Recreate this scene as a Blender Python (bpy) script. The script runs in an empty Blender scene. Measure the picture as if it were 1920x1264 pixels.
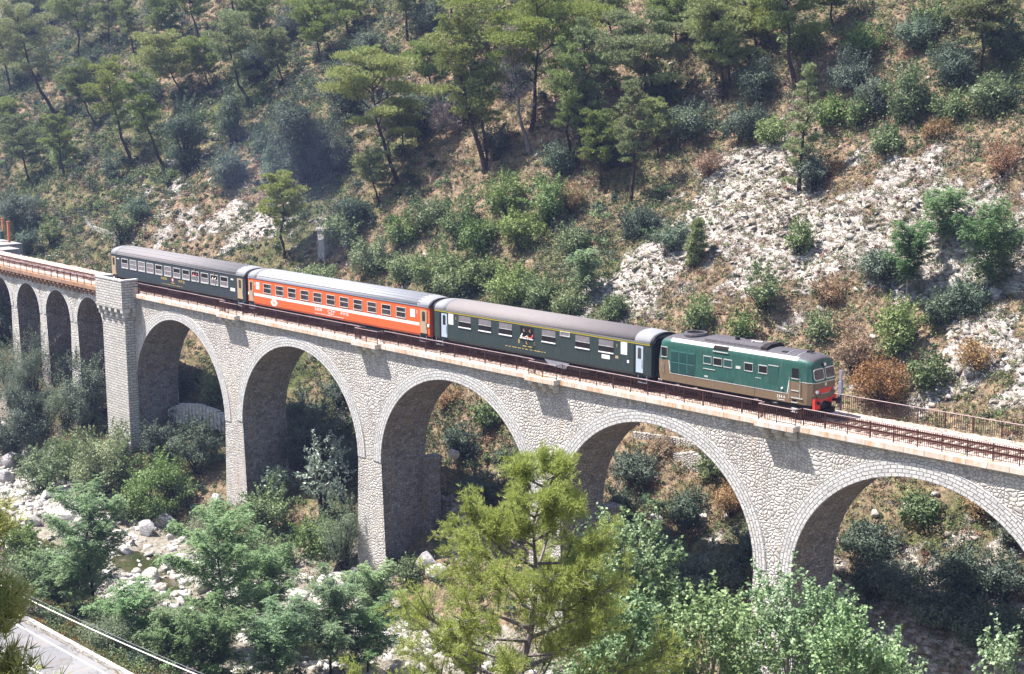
import math, random
import numpy as np
KC = 0.000546            # gentle curve of the line (1/m)
def W(s, l, z):
    """line coordinates (chainage, offset, height) to world"""
    s = np.asarray(s, float); l = np.asarray(l, float)
    th = KC * s
    return np.sin(th) / KC - l * np.sin(th), (1 - np.cos(th)) / KC + l * np.cos(th), np.asarray(z, float) + 0 * s
def unW(x, y):
    r = 1 / KC
    return np.arctan2(x, r - y) / KC, r - np.hypot(x, r - y)
def _hash(ix, iy, seed):
    h = (ix * 374761393 + iy * 668265263 + seed * 1442695041) & 0xFFFFFFFF
    h = ((h ^ (h >> 13)) * 1274126177) & 0xFFFFFFFF
    return ((h ^ (h >> 16)) & 0xFFFFFF) / float(0xFFFFFF)
def vn(x, y, seed=0):
    x = np.asarray(x, float); y = np.asarray(y, float)
    ix = np.floor(x).astype(np.int64); iy = np.floor(y).astype(np.int64)
    fx = x - ix; fy = y - iy
    fx = fx * fx * (3 - 2 * fx); fy = fy * fy * (3 - 2 * fy)
    a = _hash(ix, iy, seed); b = _hash(ix + 1, iy, seed); c = _hash(ix, iy + 1, seed); d = _hash(ix + 1, iy + 1, seed)
    return (a * (1 - fx) + b * fx) * (1 - fy) + (c * (1 - fx) + d * fx) * fy
def fbm(x, y, seed=0, oct=4):
    t = 0; a = .5; n = 0
    for i in range(oct):
        t = t + a * vn(x * 2 ** i + 17.3 * i, y * 2 ** i - 9.1 * i, seed + i); n += a; a *= .5
    return t / n
def ss(a, b, x):
    t = np.clip((x - a) / (b - a), 0, 1); return t * t * (3 - 2 * t)
# (s, l, radius_s, radius_l, strength) places where bare rock shows
ROCK = [(60.5,36,6,7,1),(66,33,7,6,1.1),(73,31,8,6,1),(58,26,5,4,1),(79,36,6,5,.8),(85,33,7,5,1),(92,32,8,6,.9),(95,24,6,4,.9),(90,25,4,3,.5),(64,26,5,4,.7),
        (103,22,8,4,.9),(110,24,8,6,.9),(-32,24,9,4,.6),(-18,26,9,4,.62),(-6,25,8,4,.66),(3,24,6,3.5,.4),(-22,10,10,3,.5),(45,22,4,4,.5),(53,24,3,3,.6),
        (100,5,9,4,1),(110,6,9,5,1),(104,11,4,2,.7),(108,15,6,2,.6),(96,9.5,2,1.5,.5),(-14,-8,9,3,.7),(50,-1,4,3,.6),(58,3,3,3,.8),(78,6,5,3,.5),(82,8,3,2,.5),(-40,33,12,5,.4),(112,40,10,6,.5),(46,46,5,4,.4)]
def rockmask(s, l):
    m = 0 * s
    for a, b, ra, rb, k in ROCK:
        m = np.maximum(m, k * np.exp(-((s - a) / ra) ** 2 - ((l - b) / rb) ** 2))
    n = fbm(s * .35, l * .35, 31, 4)
    n2 = fbm(s * .9, l * 1.1, 35, 3)
    return np.clip(m * 1.25 + (n - .5) * 1.5 + (n2 - .52) * 1.1 * (m > .02) - .05, 0, 1)
def H(s, l, detail=True):
    s = np.asarray(s, float); l = np.asarray(l, float)
    toe = np.interp(s, [-80, -25, 0, 11, 31, 52, 75, 94, 120], [-8, -11, -14.5, -16.2, -19.4, -20.7, -20.6, -20.0, -19])
    base = toe + np.interp(s, [-25, 11, 94], [2.5, 3.5, 3.3])
    # far hillside
    slope = .80
    zf = base + slope * (l - 2.3)
    zf = np.where(l > 22, base + slope * 19.7 + (l - 22) * .80, zf)
    ref = -16.0
    zf = zf + (ref - base) * ss(4, 20, l)           # same hillside everywhere above the deck
    far = ss(70, 200, l); zf = zf - far * (l - 70) * .12
    # river and banks
    edge = np.interp(s, [-60, -7, 16, 30, 45, 50, 60, 120], [-11, -9, -6.5, -6, -7, -5, -5, -6])
    zn = np.where(l > edge, -21.3 + (toe + 21.3) * ss(0, 1, (l - edge) / (-2.9 - edge + 1e-6)), -21.3)
    z = np.where(l >= -2.9, np.minimum(toe + (l + 2.9) / 5.2 * (base - toe), base), zn)
    z = np.where(l > 2.3, zf, z)
    nb = np.interp(l, [-130, -95, -83.5, -80.5, -74, -63, -52, -43, -42.6, -36.0, -35.2, -31, -26, -23, -20], [28, 24, 20.5, 9, 2, -5, -11, -14.6, -15, -15, -15.6, -18.2, -20.6, -21.2, -21.3])
    z = np.where(l < -20, nb, z)
    # bed of the river: a low channel
    ch = np.exp(-((l - np.interp(s, [-60, 0, 12, 22, 33, 40, 48, 60, 120], [-14, -16, -17.5, -17.8, -13.4, -15.0, -16.5, -14.5, -14])) / (2.0 + .8 * np.sin(s * .25))) ** 2) * (l < -3)
    z = z - .75 * ch * ss(-25, -18, l)
    if detail:
        hill = ss(3, 12, l)
        z = z + hill * ((fbm(s * .045, l * .05, 3, 3) - .5) * 5.5 * ss(8, 30, l) + (fbm(s * .16, l * .16, 7, 3) - .5) * 2.2)
        rk = rockmask(s, l)
        z = z + ss(2.6, 5, l) * rk * (np.abs(fbm(s * .5 + l * .2, l * .7, 11, 4) - .5) * 1.9 - .25)
        z = z + (fbm(s * 1.3, l * 1.3, 15, 3) - .5) * .5 * ss(1.5, 5, np.abs(l + 0)) * (1 - ss(-43.5, -42.5, l) * (1 - ss(-36, -35, l)))
        z = z + ss(-22, -19, l) * (1 - ss(-6, -4, l)) * (fbm(s * .35, l * .35, 21, 3) - .5) * 1.1
        z = z + (1 - ss(-47, -44, l)) * (fbm(s * .2, l * .2, 25, 3) - .5) * 1.5 * (l > -79)
    # a narrow path across the slope under the fourth arch and one at the far left
    return z
import bpy
from mathutils import Vector, Matrix
SC = bpy.context.scene
COL = SC.collection
rad = math.radians
def tag(o, label=None, cat=None, group=None, kind=None):
    if label: o['label'] = label
    if cat: o['category'] = cat
    if group: o['group'] = group
    if kind: o['kind'] = kind
    return o
def empty(name, loc=(0, 0, 0), rz=0.0, parent=None):
    o = bpy.data.objects.new(name, None); COL.objects.link(o); o.empty_display_size = .5
    o.location = loc; o.rotation_euler = (0, 0, rz)
    if parent: o.parent = parent
    return o
def link(name, me, parent=None, loc=None):
    o = bpy.data.objects.new(name, me); COL.objects.link(o)
    if parent: o.parent = parent
    if loc is not None: o.location = loc
    return o
def mesh_np(name, V, F, mats=(), uv=None, smooth=False, midx=None):
    """mesh from numpy arrays, F is (M,3) or (M,4)"""
    V = np.asarray(V, np.float32); F = np.asarray(F, np.int32); k = F.shape[1]
    me = bpy.data.meshes.new(name)
    me.vertices.add(len(V)); me.vertices.foreach_set('co', V.ravel())
    me.loops.add(F.size); me.loops.foreach_set('vertex_index', F.ravel())
    me.polygons.add(len(F)); me.polygons.foreach_set('loop_start', np.arange(0, F.size, k, dtype=np.int32))
    try: me.polygons.foreach_set('loop_total', np.full(len(F), k, np.int32))
    except Exception: pass
    if midx is not None: me.polygons.foreach_set('material_index', np.asarray(midx, np.int32))
    if smooth: me.polygons.foreach_set('use_smooth', np.ones(len(F), bool))
    me.update(calc_edges=True)
    if uv is not None:
        l = me.uv_layers.new(name='UVMap'); l.data.foreach_set('uv', np.asarray(uv, np.float32)[F.ravel()].ravel())
    for m in mats: me.materials.append(m)
    return me
class MB:
    """collects shapes, builds one mesh object"""
    def __init__(s, warp=None): s.v = []; s.f = []; s.m = []; s.uv = []; s.warp = warp; s.sm = []
    def vert(s, p): s.v.append(tuple(p)); return len(s.v) - 1
    def poly(s, pts, mi=0, uv=None, sm=False):
        i = len(s.v); s.v.extend([tuple(p) for p in pts]); s.f.append(tuple(range(i, i + len(pts)))); s.m.append(mi); s.sm.append(sm)
        s.uv.append(uv if uv is not None else [(0, 0)] * len(pts)); return s
    def box(s, x0, x1, y0, y1, z0, z1, mi=0, n=1):
        """n = pieces along x"""
        xs = np.linspace(x0, x1, n + 1)
        for a, b in zip(xs[:-1], xs[1:]):
            s.poly([(a, y0, z0), (b, y0, z0), (b, y0, z1), (a, y0, z1)], mi, [(a, z0), (b, z0), (b, z1), (a, z1)])
            s.poly([(b, y1, z0), (a, y1, z0), (a, y1, z1), (b, y1, z1)], mi, [(b, z0), (a, z0), (a, z1), (b, z1)])
            s.poly([(a, y0, z1), (b, y0, z1), (b, y1, z1), (a, y1, z1)], mi, [(a, y0), (b, y0), (b, y1), (a, y1)])
            s.poly([(a, y1, z0), (b, y1, z0), (b, y0, z0), (a, y0, z0)], mi, [(a, y1), (b, y1), (b, y0), (a, y0)])
        s.poly([(x0, y1, z0), (x0, y0, z0), (x0, y0, z1), (x0, y1, z1)], mi, [(y1, z0), (y0, z0), (y0, z1), (y1, z1)])
        s.poly([(x1, y0, z0), (x1, y1, z0), (x1, y1, z1), (x1, y0, z1)], mi, [(y0, z0), (y1, z0), (y1, z1), (y0, z1)])
        return s
    def prism(s, prof, a0, a1, axis='x', mi=0, sm=False, n=1, caps=True):
        """closed profile extruded along an axis; prof points are the two other coordinates in order"""
        def P(a, q):
            if axis == 'x': return (a, q[0], q[1])
            if axis == 'y': return (q[0], a, q[1])
            return (q[0], q[1], a)
        N = len(prof); xs = np.linspace(a0, a1, n + 1)
        per = [0]
        for i in range(N): per.append(per[-1] + math.dist(prof[i], prof[(i + 1) % N]))
        for a, b in zip(xs[:-1], xs[1:]):
            for i in range(N):
                j = (i + 1) % N
                s.poly([P(a, prof[i]), P(a, prof[j]), P(b, prof[j]), P(b, prof[i])], mi, [(a, per[i]), (a, per[i + 1]), (b, per[i + 1]), (b, per[i])], sm)
        if caps:
            s.poly([P(a0, q) for q in prof], mi, [tuple(q) for q in prof]); s.poly([P(a1, q) for q in prof[::-1]], mi, [tuple(q) for q in prof[::-1]])
        return s
    def tube(s, pts, r, k=6, mi=0, caps=True):
        pts = [Vector(p) for p in pts]; n = len(pts)
        if not hasattr(r, '__len__'): r = [r] * n
        rings = []
        up = Vector((0, 0, 1))
        for i, p in enumerate(pts):
            d = (pts[min(i + 1, n - 1)] - pts[max(i - 1, 0)]).normalized()
            a = d.cross(up); 
            if a.length < .05: a = d.cross(Vector((1, 0, 0)))
            a.normalize(); b = d.cross(a)
            rings.append([tuple(p + (a * math.cos(2 * math.pi * j / k) + b * math.sin(2 * math.pi * j / k)) * r[i]) for j in range(k)])
        for i in range(n - 1):
            for j in range(k):
                q = (j + 1) % k
                s.poly([rings[i][j], rings[i][q], rings[i + 1][q], rings[i + 1][j]], mi, None, True)
        if caps:
            s.poly(rings[0][::-1], mi); s.poly(rings[-1], mi)
        return s
    def cyl(s, c, r, h, axis='z', k=16, mi=0, r2=None):
        r2 = r if r2 is None else r2; c = Vector(c)
        ax = {'x': Vector((1, 0, 0)), 'y': Vector((0, 1, 0)), 'z': Vector((0, 0, 1))}[axis]
        s.tube([c - ax * h / 2, c + ax * h / 2], [r, r2], k, mi); return s
    def build(s, name, mats, parent=None, weld=False, smooth=None):
        V = np.array(s.v, float)
        if s.warp: V = np.stack(s.warp(V[:, 0], V[:, 1], V[:, 2]), -1)
        me = bpy.data.meshes.new(name); me.from_pydata([tuple(x) for x in V], [], s.f)
        me.polygons.foreach_set('material_index', np.array(s.m, np.int32))
        me.polygons.foreach_set('use_smooth', np.array(s.sm, bool))
        uvl = me.uv_layers.new(name='UVMap'); flat = [c for u in s.uv for c in u]
        uvl.data.foreach_set('uv', np.array(flat, np.float32).ravel())
        for m in (mats if isinstance(mats, (list, tuple)) else [mats]): me.materials.append(m)
        if weld:
            import bmesh
            b = bmesh.new(); b.from_mesh(me); bmesh.ops.remove_doubles(b, verts=b.verts, dist=.0008); bmesh.ops.recalc_face_normals(b, faces=b.faces); b.to_mesh(me); b.free()
        me.update()
        return link(name, me, parent)
# ---------------------------------------------------------------- materials
class NT:
    def __init__(s, name):
        s.m = bpy.data.materials.new(name); s.m.use_nodes = True; s.t = s.m.node_tree; s.t.nodes.clear()
        s.out = s.n('ShaderNodeOutputMaterial')
    def n(s, t, **k):
        x = s.t.nodes.new(t)
        for a, b in k.items():
            if a[0] == '_': x.inputs[a[1:].replace('_', ' ')].default_value = b
            else: setattr(x, a, b)
        return x
    def l(s, a, b): s.t.links.new(a, b)
    def noise(s, vec=None, scale=5, detail=4, rough=.55, dist=0):
        x = s.n('ShaderNodeTexNoise'); x.inputs['Scale'].default_value = scale; x.inputs['Detail'].default_value = detail
        x.inputs['Roughness'].default_value = rough; x.inputs['Distortion'].default_value = dist
        if vec is not None: s.l(vec, x.inputs['Vector'])
        return x
    def ramp(s, fac, stops, interp='LINEAR'):
        x = s.n('ShaderNodeValToRGB'); x.color_ramp.interpolation = interp; e = x.color_ramp.elements
        while len(e) < len(stops): e.new(.5)
        for q, (p, c) in zip(e, stops):
            q.position = p; q.color = (c, c, c, 1) if not hasattr(c, '__len__') else (*c[:3], 1)
        s.l(fac, x.inputs[0]); return x.outputs[0]
    def mix(s, fac, a, b, mode='MIX'):
        x = s.n('ShaderNodeMix', data_type='RGBA', blend_type=mode)
        for v, i in ((fac, 0), (a, 6), (b, 7)):
            if hasattr(v, 'is_output') or hasattr(v, 'links'): s.l(v, x.inputs[i])
            elif i == 0: x.inputs[0].default_value = v
            else: x.inputs[i].default_value = (v, v, v, 1) if not hasattr(v, '__len__') else (*v[:3], 1)
        return x.outputs[2]
    def math(s, op, a, b=None, c=None, clamp=False):
        x = s.n('ShaderNodeMath', operation=op, use_clamp=clamp)
        for i, v in enumerate((a, b, c)):
            if v is None: continue
            if hasattr(v, 'links'): s.l(v, x.inputs[i])
            else: x.inputs[i].default_value = v
        return x.outputs[0]
    def mapping(s, vec, scale=(1, 1, 1), rot=(0, 0, 0), loc=(0, 0, 0)):
        x = s.n('ShaderNodeMapping'); x.inputs['Scale'].default_value = scale; x.inputs['Rotation'].default_value = rot; x.inputs['Location'].default_value = loc
        s.l(vec, x.inputs['Vector']); return x.outputs[0]
    def vmath(s, op, a, b):
        x = s.n('ShaderNodeVectorMath', operation=op)
        for i, v in enumerate((a, b)):
            if hasattr(v, 'links'): s.l(v, x.inputs[i])
            else: x.inputs[i].default_value = v
        return x.outputs[0]
    def bump(s, h, strength=.5, dist=.1):
        x = s.n('ShaderNodeBump'); x.inputs['Strength'].default_value = strength; x.inputs['Distance'].default_value = dist; s.l(h, x.inputs['Height']); return x.outputs[0]
    def bsdf(s, color, rough=.8, normal=None, metal=0, spec=.3, coat=0):
        x = s.n('ShaderNodeBsdfPrincipled')
        for v, nme in ((color, 'Base Color'), (rough, 'Roughness'), (metal, 'Metallic'), (spec, 'Specular IOR Level'), (coat, 'Coat Weight')):
            if hasattr(v, 'links'): s.l(v, x.inputs[nme])
            elif nme == 'Base Color': x.inputs[nme].default_value = (*v[:3], 1)
            else: x.inputs[nme].default_value = v
        if normal is not None: s.l(normal, x.inputs['Normal'])
        s.l(x.outputs[0], s.out.inputs[0]); return x
    @property
    def uv(s): return s.n('ShaderNodeTexCoord').outputs['UV']
    @property
    def obj(s): return s.n('ShaderNodeTexCoord').outputs['Object']
    @property
    def pos(s): return s.n('ShaderNodeNewGeometry').outputs['Position']
def paint(name, col, rough=.45, dirt=.25, spec=.4, metal=0, scale=1.5):
    """painted surface with slight wear and dust"""
    t = NT(name); o = t.obj
    a = t.noise(t.mapping(o, (.6, .6, 2.5)), scale, 5, .6).outputs[0]; b = t.noise(t.mapping(o, (6, 6, .8)), 2.0, 4).outputs[0]
    f = t.ramp(a, [(.3, 0), (.75, 1)]); g = t.ramp(b, [(.45, 0), (.8, 1)])
    c = t.mix(t.math('MULTIPLY', f, dirt), col, [x * .62 + .03 for x in col]); c = t.mix(t.math('MULTIPLY', g, dirt * .6), c, (.30, .26, .22))
    r = t.math('ADD', rough, t.math('MULTIPLY', a, .2)); t.bsdf(c, r, t.bump(a, .06, .03), metal, spec); return t.m
def plain(name, col, rough=.6, spec=.3, metal=0):
    t = NT(name); a = t.noise(t.obj, 3, 3).outputs[0]
    t.bsdf(t.mix(t.ramp(a, [(.3, 0), (.7, 1)]), [x * .8 for x in col], [min(1, x * 1.12) for x in col]), rough, None, metal, spec); return t.m
def rubble(name, size, cols, joint, depth=.10, stain=.35, stretch=1.0, contrast=1.0, drip=False):
    """irregular rubble masonry on metric UVs"""
    t = NT(name); uv = t.uv
    nz = t.noise(uv, 1.7, 3).outputs['Color']
    v = t.vmath('ADD', t.mapping(uv, (1 / size, stretch / size, 1)), t.vmath('MULTIPLY', t.vmath('SUBTRACT', nz, (.5, .5, .5)), (.9, .9, 0)))
    if drip: v = t.vmath('ADD', v, t.vmath('MULTIPLY', t.vmath('SUBTRACT', t.noise(uv, .45, 2).outputs['Color'], (.5, .5, .5)), (6.5, 4.5, 0)))
    e = t.n('ShaderNodeTexVoronoi', feature='DISTANCE_TO_EDGE', voronoi_dimensions='2D'); e.inputs['Scale'].default_value = 1; e.inputs['Randomness'].default_value = .85; t.l(v, e.inputs['Vector'])
    c = t.n('ShaderNodeTexVoronoi', feature='F1', voronoi_dimensions='2D'); c.inputs['Scale'].default_value = 1; c.inputs['Randomness'].default_value = .85; t.l(v, c.inputs['Vector'])
    sep = t.n('ShaderNodeSeparateColor'); t.l(c.outputs['Color'], sep.inputs[0])
    st = t.ramp(sep.outputs[0], [(i / (len(cols) - 1), q) for i, q in enumerate(cols)])
    fine = t.noise(uv, 9, 5, .65).outputs[0]
    st = t.mix(.55, st, t.ramp(fine, [(.25, .55), (.75, 1.0)]), 'MULTIPLY')
    jm = t.ramp(e.outputs[0], [(.0, 0), (.025, .35), (.075, 1)])
    col = t.mix(jm, joint, st)
    big = t.noise(uv, .22, 5, .6).outputs[0]; ver = t.noise(t.mapping(uv, (1.1, .12, 1)), 1.0, 5, .65).outputs[0]
    sm = t.math('MULTIPLY', t.ramp(big, [(.42, 0), (.7, 1)]), t.ramp(ver, [(.4, 0), (.7, 1)]))
    col = t.mix(t.math('MULTIPLY', sm, stain), col, (.16, .125, .09))
    lich = t.noise(uv, .55, 6, .7).outputs[0]
    col = t.mix(t.math('MULTIPLY', t.ramp(lich, [(.56, 0), (.70, 1)]), stain * .9), col, (.26, .23, .20))
    rsx = t.noise(t.mapping(uv, (.9, .16, 1), (0, 0, 0), (7, 3, 0)), 1.0, 4, .6).outputs[0]
    col = t.mix(t.math('MULTIPLY', t.ramp(rsx, [(.60, 0), (.72, 1)]), stain * .8), col, (.42, .26, .13))
    if drip:
        sx = t.n('ShaderNodeSeparateXYZ'); t.l(uv, sx.inputs[0]); top = t.math('MULTIPLY_ADD', sx.outputs[1], .28, 1.15, clamp=True)
        dn = t.noise(t.mapping(uv, (1.6, .10, 1), (0, 0, 0), (2, 5, 0)), 1.0, 5, .7).outputs[0]
        col = t.mix(t.math('MULTIPLY', t.math('MULTIPLY', top, t.ramp(dn, [(.45, 0), (.68, 1)])), .6), col, (.20, .165, .14))
        pt = t.noise(uv, .12, 3, .5).outputs[0]; col = t.mix(t.ramp(pt, [(.4, 0), (.65, .35)]), col, t.mix(1, col, (.80, .78, .82), 'MULTIPLY'))
    dome = t.math('ADD', t.ramp(e.outputs[0], [(0, 0), (.10, .55), (.30, .93), (.5, 1)]), t.math('MULTIPLY', fine, .25))
    tilt = t.math('ADD', dome, t.math('MULTIPLY', sep.outputs[1], .35))
    t.bsdf(col, .9, t.bump(tilt, contrast, depth), 0, .15); return t.m
def blocks(name, bw, bh, cols, joint, depth=.05, swap=False, stain=.3, rust=0.0, mortar=.02, off=.5):
    """coursed blocks on metric UVs"""
    t = NT(name); uv = t.uv
    nz = t.noise(uv, 2.5, 3).outputs['Color']
    v = t.vmath('ADD', uv, t.vmath('MULTIPLY', t.vmath('SUBTRACT', nz, (.5, .5, .5)), (.16, .10, 0)))
    if swap: v = t.mapping(v, (1, 1, 1), (0, 0, rad(90)))
    b = t.n('ShaderNodeTexBrick'); b.offset = off
    for k, q in (('Scale', 1), ('Mortar Size', mortar), ('Mortar Smooth', .6), ('Bias', 0), ('Brick Width', bw), ('Row Height', bh)): b.inputs[k].default_value = q
    b.inputs['Color1'].default_value = (0, 0, 0, 1); b.inputs['Color2'].default_value = (1, 1, 1, 1); b.inputs['Mortar'].default_value = (.5, .5, .5, 1); t.l(v, b.inputs['Vector'])
    fine = t.noise(uv, 8, 5, .65).outputs[0]
    st = t.ramp(b.outputs['Color'], [(i / (len(cols) - 1), q) for i, q in enumerate(cols)])
    st = t.mix(.5, st, t.ramp(fine, [(.25, .6), (.75, 1.0)]), 'MULTIPLY')
    col = t.mix(b.outputs['Fac'], st, joint)
    big = t.noise(t.mapping(uv, (.5, .15, 1)), 1, 5, .65).outputs[0]
    col = t.mix(t.math('MULTIPLY', t.ramp(big, [(.45, 0), (.72, 1)]), stain), col, (.17, .13, .09))
    if rust:
        r1 = t.noise(t.mapping(uv, (2.2, .5, 1)), 1, 4, .6).outputs[0]; r2 = t.noise(uv, .35, 3).outputs[0]
        col = t.mix(t.math('MULTIPLY', t.math('MULTIPLY', t.ramp(r1, [(.42, 0), (.62, 1)]), t.ramp(r2, [(.35, .3), (.6, 1)])), rust), col, (.55, .27, .08))
    h = t.math('SUBTRACT', t.math('MULTIPLY', fine, .5), b.outputs['Fac'])
    t.bsdf(col, .88, t.bump(h, .9, depth), 0, .15); return t.m
M = {}
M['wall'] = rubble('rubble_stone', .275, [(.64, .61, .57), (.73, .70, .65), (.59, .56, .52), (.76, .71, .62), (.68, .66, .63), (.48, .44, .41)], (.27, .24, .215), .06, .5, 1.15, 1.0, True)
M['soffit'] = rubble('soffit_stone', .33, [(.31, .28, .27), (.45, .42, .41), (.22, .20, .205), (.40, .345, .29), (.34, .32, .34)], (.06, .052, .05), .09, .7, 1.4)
M['ring'] = blocks('arch_ring_stone', .46, .24, [(.55, .54, .53), (.74, .73, .71), (.65, .63, .60)], (.27, .25, .23), .09, True, .2, 0, .028, .37)
M['ashlar'] = blocks('coursed_tower_stone', .75, .27, [(.50, .48, .45), (.66, .64, .60), (.58, .54, .48)], (.17, .155, .15), .06, False, .18, 0, .035, .43)
M['cornice'] = blocks('cornice_stone', 1.35, .6, [(.66, .58, .49), (.76, .70, .62), (.70, .66, .62)], (.28, .2, .15), .02, False, .12, .85, .018, .5)
M['corbel'] = blocks('corbel_stone', 1.3, .7, [(.56, .54, .50), (.66, .64, .60)], (.3, .28, .26), .02, False, .25)
M['iron'] = plain('rusty_railing_iron', (.065, .030, .026), .75, .2)
M['iron_top'] = plain('worn_hand_rail', (.30, .20, .20), .5, .4)
M['rail'] = plain('rusty_rail_steel', (.11, .045, .03), .7, .3)
M['rail_top'] = plain('worn_rail_head', (.15, .10, .09), .5, .4, .3)
M['brownband'] = blocks('rusty_edge_beam', 1.0, .8, [(.27, .16, .12), (.38, .26, .20)], (.12, .06, .045), .02, False, .4, .6)
M['sleeper'] = plain('wooden_sleeper', (.13, .09, .07), .9, .1)
def ballast_mat():
    t = NT('ballast_stone'); p = t.pos
    e = t.n('ShaderNodeTexVoronoi', feature='F1'); e.inputs['Scale'].default_value = 7; t.l(p, e.inputs['Vector'])
    sep = t.n('ShaderNodeSeparateColor'); t.l(e.outputs['Color'], sep.inputs[0])
    c = t.ramp(sep.outputs[0], [(0, (.20, .14, .12)), (.35, (.42, .34, .29)), (.7, (.58, .50, .44)), (1, (.32, .24, .2))])
    rust = t.noise(p, .8, 4).outputs[0]
    c = t.mix(t.ramp(rust, [(.45, 0), (.75, .5)]), c, (.30, .15, .09))
    t.bsdf(c, .95, t.bump(t.math('MULTIPLY', e.outputs['Distance'], -1.0), 1, .12), 0, .1); return t.m
M['ballast'] = ballast_mat()
def ground_mat():
    t = NT('hillside_ground'); p = t.pos
    at = t.n('ShaderNodeAttribute', attribute_name='mask'); sp = t.n('ShaderNodeSeparateColor'); t.l(at.outputs['Color'], sp.inputs[0])
    rock, green, river = sp.outputs[0], sp.outputs[1], sp.outputs[2]
    n1 = t.noise(p, .35, 6, .6).outputs[0]; n2 = t.noise(p, 2.2, 5, .65).outputs[0]; n3 = t.noise(p, 9, 4, .7).outputs[0]
    soil = t.ramp(n2, [(.25, (.085, .060, .048)), (.42, (.17, .12, .09)), (.54, (.28, .205, .135)), (.66, (.38, .29, .18)), (.80, (.46, .37, .22))])
    soil = t.mix(t.ramp(n3, [(.35, 0), (.75, .7)]), soil, (.10, .075, .035))
    grn = t.ramp(n2, [(.3, (.022, .038, .013)), (.55, (.06, .085, .022)), (.8, (.14, .16, .045))])
    gf = t.math('MULTIPLY', t.ramp(t.math('ADD', green, t.math('SUBTRACT', n1, .5)), [(.3, 0), (.65, 1)]), .85)
    c = t.mix(gf, soil, grn)
    # rock: tilted beds, cracked
    m = t.mapping(p, (.8, 1.2, 3.6), (rad(8), rad(32), rad(20)))
    d = t.vmath('ADD', m, t.vmath('MULTIPLY', t.noise(p, 1.3, 3).outputs['Color'], (1.6, 1.6, 1.6)))
    v = t.n('ShaderNodeTexVoronoi', feature='F1'); v.inputs['Scale'].default_value = 1.9; t.l(d, v.inputs['Vector'])
    s1 = t.n('ShaderNodeSeparateColor'); t.l(v.outputs['Color'], s1.inputs[0])
    rc = t.ramp(t.math('ADD', t.math('MULTIPLY', s1.outputs[0], .45), t.math('MULTIPLY', n2, .65)), [(.2, (.15, .13, .12)), (.40, (.29, .26, .235)), (.60, (.42, .385, .34)), (.76, (.52, .48, .42)), (.95, (.34, .27, .18))])
    rc = t.mix(t.ramp(t.math('MULTIPLY', v.outputs['Distance'], n3), [(.26, 0), (.42, .8)]), rc, (.11, .09, .075))
    rf = t.ramp(t.math('ADD', rock, t.math('MULTIPLY', t.math('SUBTRACT', n3, .5), .7)), [(.34, 0), (.52, 1)])
    c = t.mix(rf, c, rc)
    bed = t.ramp(n2, [(.3, (.09, .08, .06)), (.5, (.22, .20, .16)), (.75, (.42, .40, .36))])
    bed = t.mix(t.ramp(n3, [(.4, 0), (.7, .6)]), bed, (.22, .18, .13))
    c = t.mix(t.ramp(river, [(.35, 0), (.6, 1)]), c, bed)
    h = t.math('ADD', t.math('MULTIPLY', n3, .35), t.math('MULTIPLY', s1.outputs[1], t.math('MULTIPLY', rf, .9)))
    h = t.math('ADD', h, t.math('MULTIPLY', n2, .9))
    t.bsdf(c, .95, t.bump(h, .9, .28), 0, .1); return t.m
M['ground'] = ground_mat()
# ---------------------------------------------------------------- camera, sun, sky
cam = bpy.data.cameras.new('camera'); co = link('camera', cam); SC.camera = co
yaw, pit, rol = rad(-48.486), rad(9.921), rad(-.318)
fw = Vector((math.sin(yaw) * math.cos(pit), math.cos(yaw) * math.cos(pit), -math.sin(pit)))
rt = Vector((math.cos(yaw), -math.sin(yaw), 0)); up = rt.cross(fw)
r2 = rt * math.cos(rol) + up * math.sin(rol); u2 = -rt * math.sin(rol) + up * math.cos(rol)
mw = Matrix((r2, u2, -fw)).transposed().to_4x4(); mw.translation = Vector((155.450, -76.589, 22.254)); co.matrix_world = mw
cam.sensor_width = 36; cam.lens = 36 * 2881.743 / 1920; cam.clip_end = 3000; cam.clip_start = .5
SUN = Vector((-1.25, -1.0, 3.05)).normalized()
sun = bpy.data.lights.new('sun', 'SUN'); so = link('sun', sun); sun.energy = 5.0; sun.angle = rad(.5); sun.color = (1, .945, .90)
so.rotation_euler = SUN.to_track_quat('Z', 'Y').to_euler()
w = bpy.data.worlds.new('World'); SC.world = w; w.use_nodes = True; nt = w.node_tree; bg = nt.nodes['Background']
sky = nt.nodes.new('ShaderNodeTexSky'); sky.sky_type = 'NISHITA'; sky.sun_disc = False; sky.sun_elevation = math.asin(SUN.z); sky.sun_rotation = math.atan2(SUN.x, SUN.y)
sky.air_density = 1.3; sky.dust_density = 1.5
nt.links.new(sky.outputs[0], bg.inputs[0]); bg.inputs[1].default_value = .088
SC.view_settings.view_transform = 'Standard'; SC.view_settings.look = 'None'; SC.view_settings.exposure = 1.42; SC.view_settings.gamma = 1
SC.render.engine = 'CYCLES'
SC.cycles.max_bounces = 4; SC.cycles.transparent_max_bounces = 8; SC.cycles.volume_bounces = 0
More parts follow.
